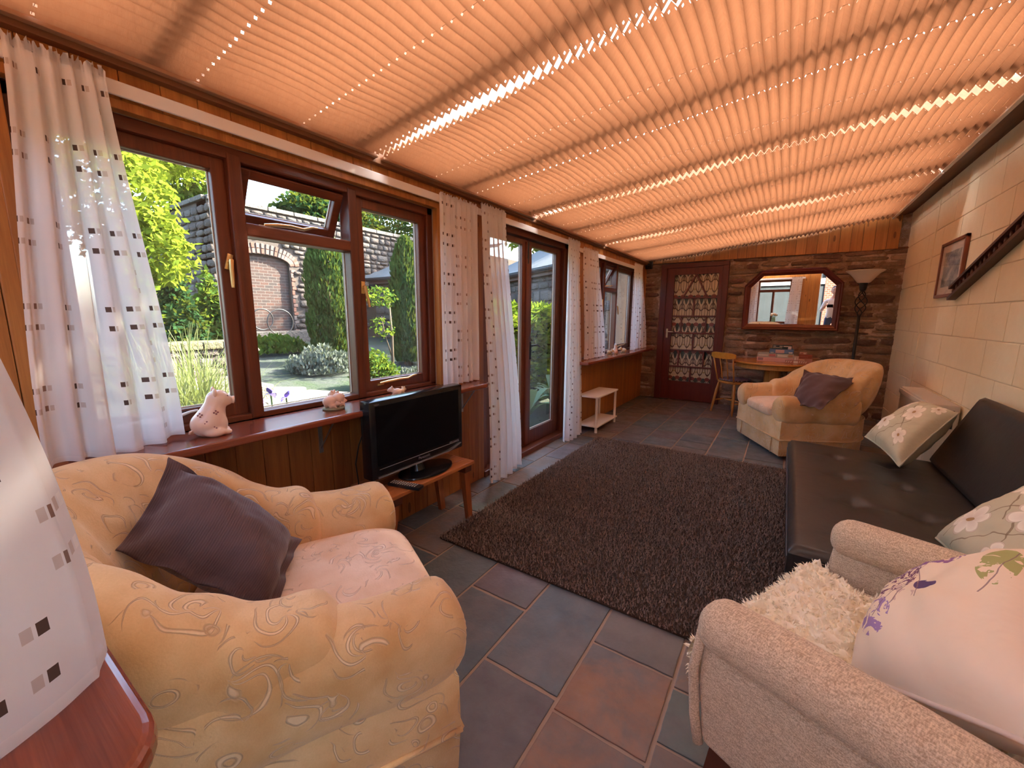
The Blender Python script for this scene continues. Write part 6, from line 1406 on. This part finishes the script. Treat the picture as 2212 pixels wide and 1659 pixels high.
# lean-to against the garden wall
N = NT('roof_slate'); p = N.pos(); c = N.mix(N.noise(p, 6, 4), (0.055,0.065,0.07), (0.10,0.11,0.115)); slate_r = N.fin(c, 0.8, 0.2)
fascia = plain('brown_fascia', (0.075,0.045,0.035), 0.6); gutter_m = plain('black_gutter', (0.03,0.035,0.04), 0.4)
def barn(name, P0, P1, zw, depth, rise, label, courses, scap):
    """wall from P0 to P1 (plan), facing the camera side; mono-pitch slate roof rising behind it"""
    P0, P1 = Vector(P0), Vector(P1); d = (P1-P0).normalized(); L = (P1-P0).length; ang = math.atan2(d.y,d.x); e = empty(name, (P0.x,P0.y,0), ang, label, 'building')
    MB().box((0,0,-0.2),(L,depth*0.9,zw)).build('wall', gmort, e)
    k0 = grng.randrange(99); z = 0.2
    wall_stones(e, 0.0, L-0.2, 0.6, zw-0.12, lambda u,z: (u,0,z), 0, [0.16,0.22,0.28], (0.25,0.6), d=0.05, cap=scap)
    MB().box((-0.1,-0.13,zw-0.10),(L+0.1,-0.02,zw+0.04)).build('fascia', fascia, e); MB().tube([(-0.1,-0.19,zw+0.03),(L/2,-0.19,zw+0.03),(L+0.1,-0.19,zw+0.03)], 0.055, 10).build('gutter', gutter_m, e, True)
    pit = math.atan2(rise, depth); Ls = math.hypot(rise, depth)
    b = MB(); b.add([(-0.15,-0.2,zw+0.02),(L+0.15,-0.2,zw+0.02),(L+0.15,depth,zw+rise+0.03),(-0.15,depth,zw+rise+0.03),(-0.15,-0.2,zw-0.03),(L+0.15,-0.2,zw-0.03),(L+0.15,depth,zw+rise-0.03),(-0.15,depth,zw+rise-0.03)], [(0,1,2,3),(7,6,5,4),(0,4,5,1),(1,5,6,2),(2,6,7,3),(3,7,4,0)]); b.build('roof_deck', fascia, e)
    sm = [MB().bbox((-w/2,0,0),(w/2,Ls/courses*1.25,0.018),0.003).mesh('roof_slate', slate_r) for w in (0.30,0.42,0.52)]; ws = (0.30,0.42,0.52)
    for i in range(courses):
        x = -0.15+grng.uniform(-0.2,0); s0 = i/courses
        while x < L+0.1:
            q = grng.randrange(3); obj('roof_slate', sm[q], e, (x+ws[q]/2, lerp(-0.24,depth,s0), lerp(zw+0.045,zw+rise+0.05,s0)), (pit-0.02,0,0)); x += ws[q]+0.006
    return e
barn('lean_to', (-9.95,7.85), (-7.4,7.85), 2.22, 1.9, 0.95, 'stone lean-to with a low slate roof against the garden wall', 9, 60)
barn('stone_barn', (-7.0,9.45), (-2.6,6.79), 2.19, 3.4, 1.75, 'stone barn with a slate roof beyond the laurel hedge', 12, 90)
tree((-5.6,14.6), 6.0, [((0,0,5.4),(4.6,2.2,2.5),1.0)], lf_mid, 9000, 0.34, 'tall tree beyond the barn roof, its crown enlarged to shade the garden', seed=12)  # crown enlarged and placed to cast shade on the garden wall and ground
# laurel hedge
e = empty('laurel_hedge', (-3.35,5.0,0), 0, 'clipped bright green laurel hedge outside the french doors', 'hedge'); r = random.Random(5); pts = []
for i in range(7200):
    q = r.random(); x = r.uniform(-0.45,0.45); y = r.uniform(-1.2,1.5); z = r.uniform(0.25,1.36)
    if q < 0.3: z = 1.36+0.05*fbm((x*3,y*3,1))
    elif q < 0.8: x = 0.45+0.06*fbm((y*3,z*3,2))
    elif q < 0.9: y = -1.2
    pts.append((x,y,z))
leaves(pts, 0.115, 2.3, 5).build('foliage', lf_hedge, e, fixn=False); MB().box((-0.38,-1.1,0.0),(0.36,1.4,1.25)).build('shade_core', plain('hedge_shade', (0.006,0.012,0.003), 1.0, 0.0), e)  # near-black box paints the shade between the leaves
# big-leaved plants at the foot of the doors
big = leafm('broad_grey_leaf', (0.16,0.28,0.14), (0.34,0.46,0.32), 0.25)
for i, (x, y) in enumerate(((-2.42,3.30),(-2.45,4.0),(-2.40,2.6),(-2.45,4.75))):
    e = empty('broadleaf_plant', (x,y,0.0), i*1.3, ['broad grey green leaves against the meeting stiles of the french doors','broad grey green leaves by the hinge side of the french doors','broad green leaves behind the long curtain at the french doors','broad grey green leaves at the foot of the laurel hedge'][i], 'plant', 'broadleaf plants outside the doors')
    for q in range(11):
        t = 2*PI*q/11+0.3*i; L = 0.26+0.1*((q*7)%3)/2; up_q = 0.35+0.25*((q*5)%4)/3
        MB().grid(lambda u, v: (math.cos(t)*L*u-math.sin(t)*(v-0.5)*0.13*math.sin(PI*min(1,0.08+u*0.92))**0.8, math.sin(t)*L*u+math.cos(t)*(v-0.5)*0.13*math.sin(PI*min(1,0.08+u*0.92))**0.8, 0.05+up_q*(1.5*u-0.85*u*u)+0.03*abs(v-0.5)), 8, 4).build('leaf', big, e, True)
# ------------------------------------------------------------------ photographer in the doorway behind the camera (seen in the mirror)
skin_m = plain('skin', (0.62,0.36,0.26), 0.5, 0.3); shirt_m = plain('pale_shirt', (0.80,0.74,0.72), 0.85, 0.2); trouser_m = plain('denim', (0.06,0.08,0.14), 0.85, 0.2); hair_m = plain('dark_hair', (0.03,0.02,0.015), 0.6, 0.3)
pe = empty('person', (0.06,-0.52,-0.02), 0, 'person in a pale shirt holding up a phone in the doorway opposite the mirror', 'person')
PO = Vector(pe.location)
def skinbody(name, chains, m_, root, sub=2):
    """one continuous skin grown on joined chains of (point, radius)"""
    vs, es, rs, idx = [], [], [], {}
    def vid(p_, r_):
        k = tuple(round(c, 4) for c in p_)
        if k not in idx: idx[k] = len(vs); vs.append(Vector(p_)-PO); rs.append(r_)
        return idx[k]
    for ch in chains:
        ids = [vid(*c) for c in ch]; es += list(zip(ids, ids[1:]))
    me = bpy.data.meshes.new(name); me.from_pydata([tuple(v) for v in vs], es, []); o = obj(name, me, pe)
    md = o.modifiers.new('skin', 'SKIN'); md.use_smooth_shade = True
    for i, sv in enumerate(me.skin_vertices[0].data): sv.radius = rs[i] if isinstance(rs[i], tuple) else (rs[i], rs[i]); sv.use_root = (i == root)
    if sub: subsurf(o, sub)
    me.materials.append(m_); return o
pel, waist, chest, shou, neck = (0.06,-0.52,0.93), (0.06,-0.52,1.06), (0.06,-0.51,1.24), (0.06,-0.505,1.37), (0.06,-0.50,1.46)
chains = [[(pel,(0.15,0.11)),(waist,(0.135,0.10)),(chest,(0.15,0.105)),(shou,(0.10,0.08)),(neck,(0.052,0.052)),((0.06,-0.485,1.54),(0.05,0.055))]]
for s in (-1, 1):
    sh, el, wr, pm = (0.06+s*0.17,-0.50,1.36), (0.06+s*0.235,-0.42,1.12), (0.0+s*0.115,-0.14,1.20), (0.0+s*0.085,-0.065,1.235)
    chains.append([(shou,(0.10,0.08)),(sh,0.055),(el,0.042),(wr,0.027),(pm,(0.018,0.032))])
    for k in range(4):
        dz = 0.03-0.02*k; L = (1.0,1.08,1.0,0.82)[k]
        chains.append([(pm,(0.018,0.032)),((s*0.082,-0.048,1.243+dz),0.009),((s*0.074,-0.030-0.006*L,1.246+dz),0.0085),((s*0.056*(2-L),-0.0265,1.248+dz),0.0075)])
    chains.append([(pm,(0.018,0.032)),((s*0.070,-0.072,1.255),0.010),((s*0.050,-0.058,1.268),0.009),((s*0.034,-0.047,1.272),0.008)])
    hp, kn, an, toe = (0.06+s*0.09,-0.52,0.88), (0.06+s*0.10,-0.50,0.48), (0.06+s*0.10,-0.54,0.06), (0.06+s*0.11,-0.40,0.012)
    chains.append([(pel,(0.15,0.11)),(hp,0.088),(kn,0.058),(an,0.04),(toe,(0.04,0.026))])
body = skinbody('body', chains, shirt_m, 0)
body.data.materials.append(skin_m); body.data.materials.append(trouser_m); body.data.materials.append(hair_m)
# head with a face
hd = MB(); hc = Vector((0.0,0.045,1.645))
def head(u, v):
    t, q = 2*PI*u, PI*v; d = Vector((math.sin(q)*math.sin(t), math.sin(q)*math.cos(t), -math.cos(q))); r_ = Vector((0.074,0.094,0.112))
    p_ = Vector((d.x*r_.x, d.y*r_.y, d.z*r_.z)); 
    if d.z < -0.2: p_.x *= 1-0.25*(-d.z-0.2); p_.y += 0.012*(-d.z-0.2)
    f_ = max(0, d.y)
    p_.y += 0.024*math.exp(-(d.x/0.16)**2-((d.z+0.18)/0.20)**2)*f_ - 0.010*math.exp(-((abs(d.x)-0.38)/0.16)**2-((d.z-0.06)/0.12)**2)*f_ + 0.006*math.exp(-(d.x/0.3)**2-((d.z+0.52)/0.08)**2)*f_
    return hc+p_
hd.grid(head, 40, 30, cu=True); hob = hd.build('head', skin_m, pe, True)
hr = MB(); hr.grid(lambda u, v: hc+Vector((math.sin(2*PI*u)*math.sin(PI*v*0.62)*0.084, math.cos(2*PI*u)*math.sin(PI*v*0.62)*0.102-0.012-0.02*(v > 0.5)*(math.cos(2*PI*u) > 0.3), math.cos(PI*v*0.62)*0.122)) if math.cos(2*PI*u) < 0.35 or v < 0.5 else head(u,0.80), 40, 14, cu=True); hr.build('hair', hair_m, pe, True)
for s in (-1,1):
    ball((hc.x+s*0.029,hc.y+0.082,hc.z+0.006),0.011,(1,0.7,0.8)).build('eye', plain('eye_white', (0.7,0.68,0.65), 0.3), pe, True); ball((hc.x+s*0.029,hc.y+0.0895,hc.z+0.006),0.0045).build('iris', hair_m, pe, True); ball((hc.x+s*0.076,hc.y-0.005,hc.z-0.005),0.03,(0.3,0.6,1)).build('ear', skin_m, pe, True)
ball((hc.x,hc.y+0.096,hc.z-0.056),0.02,(1.1,0.35,0.32)).build('mouth', plain('lip', (0.45,0.16,0.13), 0.5), pe, True)
# clothing materials by height: bake the skin to a mesh, then assign faces
bpy.context.view_layer.update(); dg = bpy.context.evaluated_depsgraph_get(); bm_ = bpy.data.meshes.new_from_object(body.evaluated_get(dg)); body.modifiers.clear(); body.data = bm_; bm_.name = 'body'
bm_.materials.clear()
for q in (shirt_m, skin_m, trouser_m, dark_leg): bm_.materials.append(q)
for f in bm_.polygons:
    c = f.center+PO; f.use_smooth = True
    arm = c.y > -0.40 and c.z > 1.0 and c.z < 1.4
    f.material_index = 1 if (arm or c.z > 1.42) else (2 if c.z < 0.95 else 0)
    if c.z < 0.05: f.material_index = 3
ph = MB().bbox((-0.078,-0.0045,-0.038),(0.078,0.0045,0.038),0.004).build('smartphone', black_gloss, None, False, CAM-fwd*0.030, None); ph.rotation_euler = (-PITCH,0,YAW)
tag(ph, 'black smartphone held in both hands opposite the mirror', 'phone')
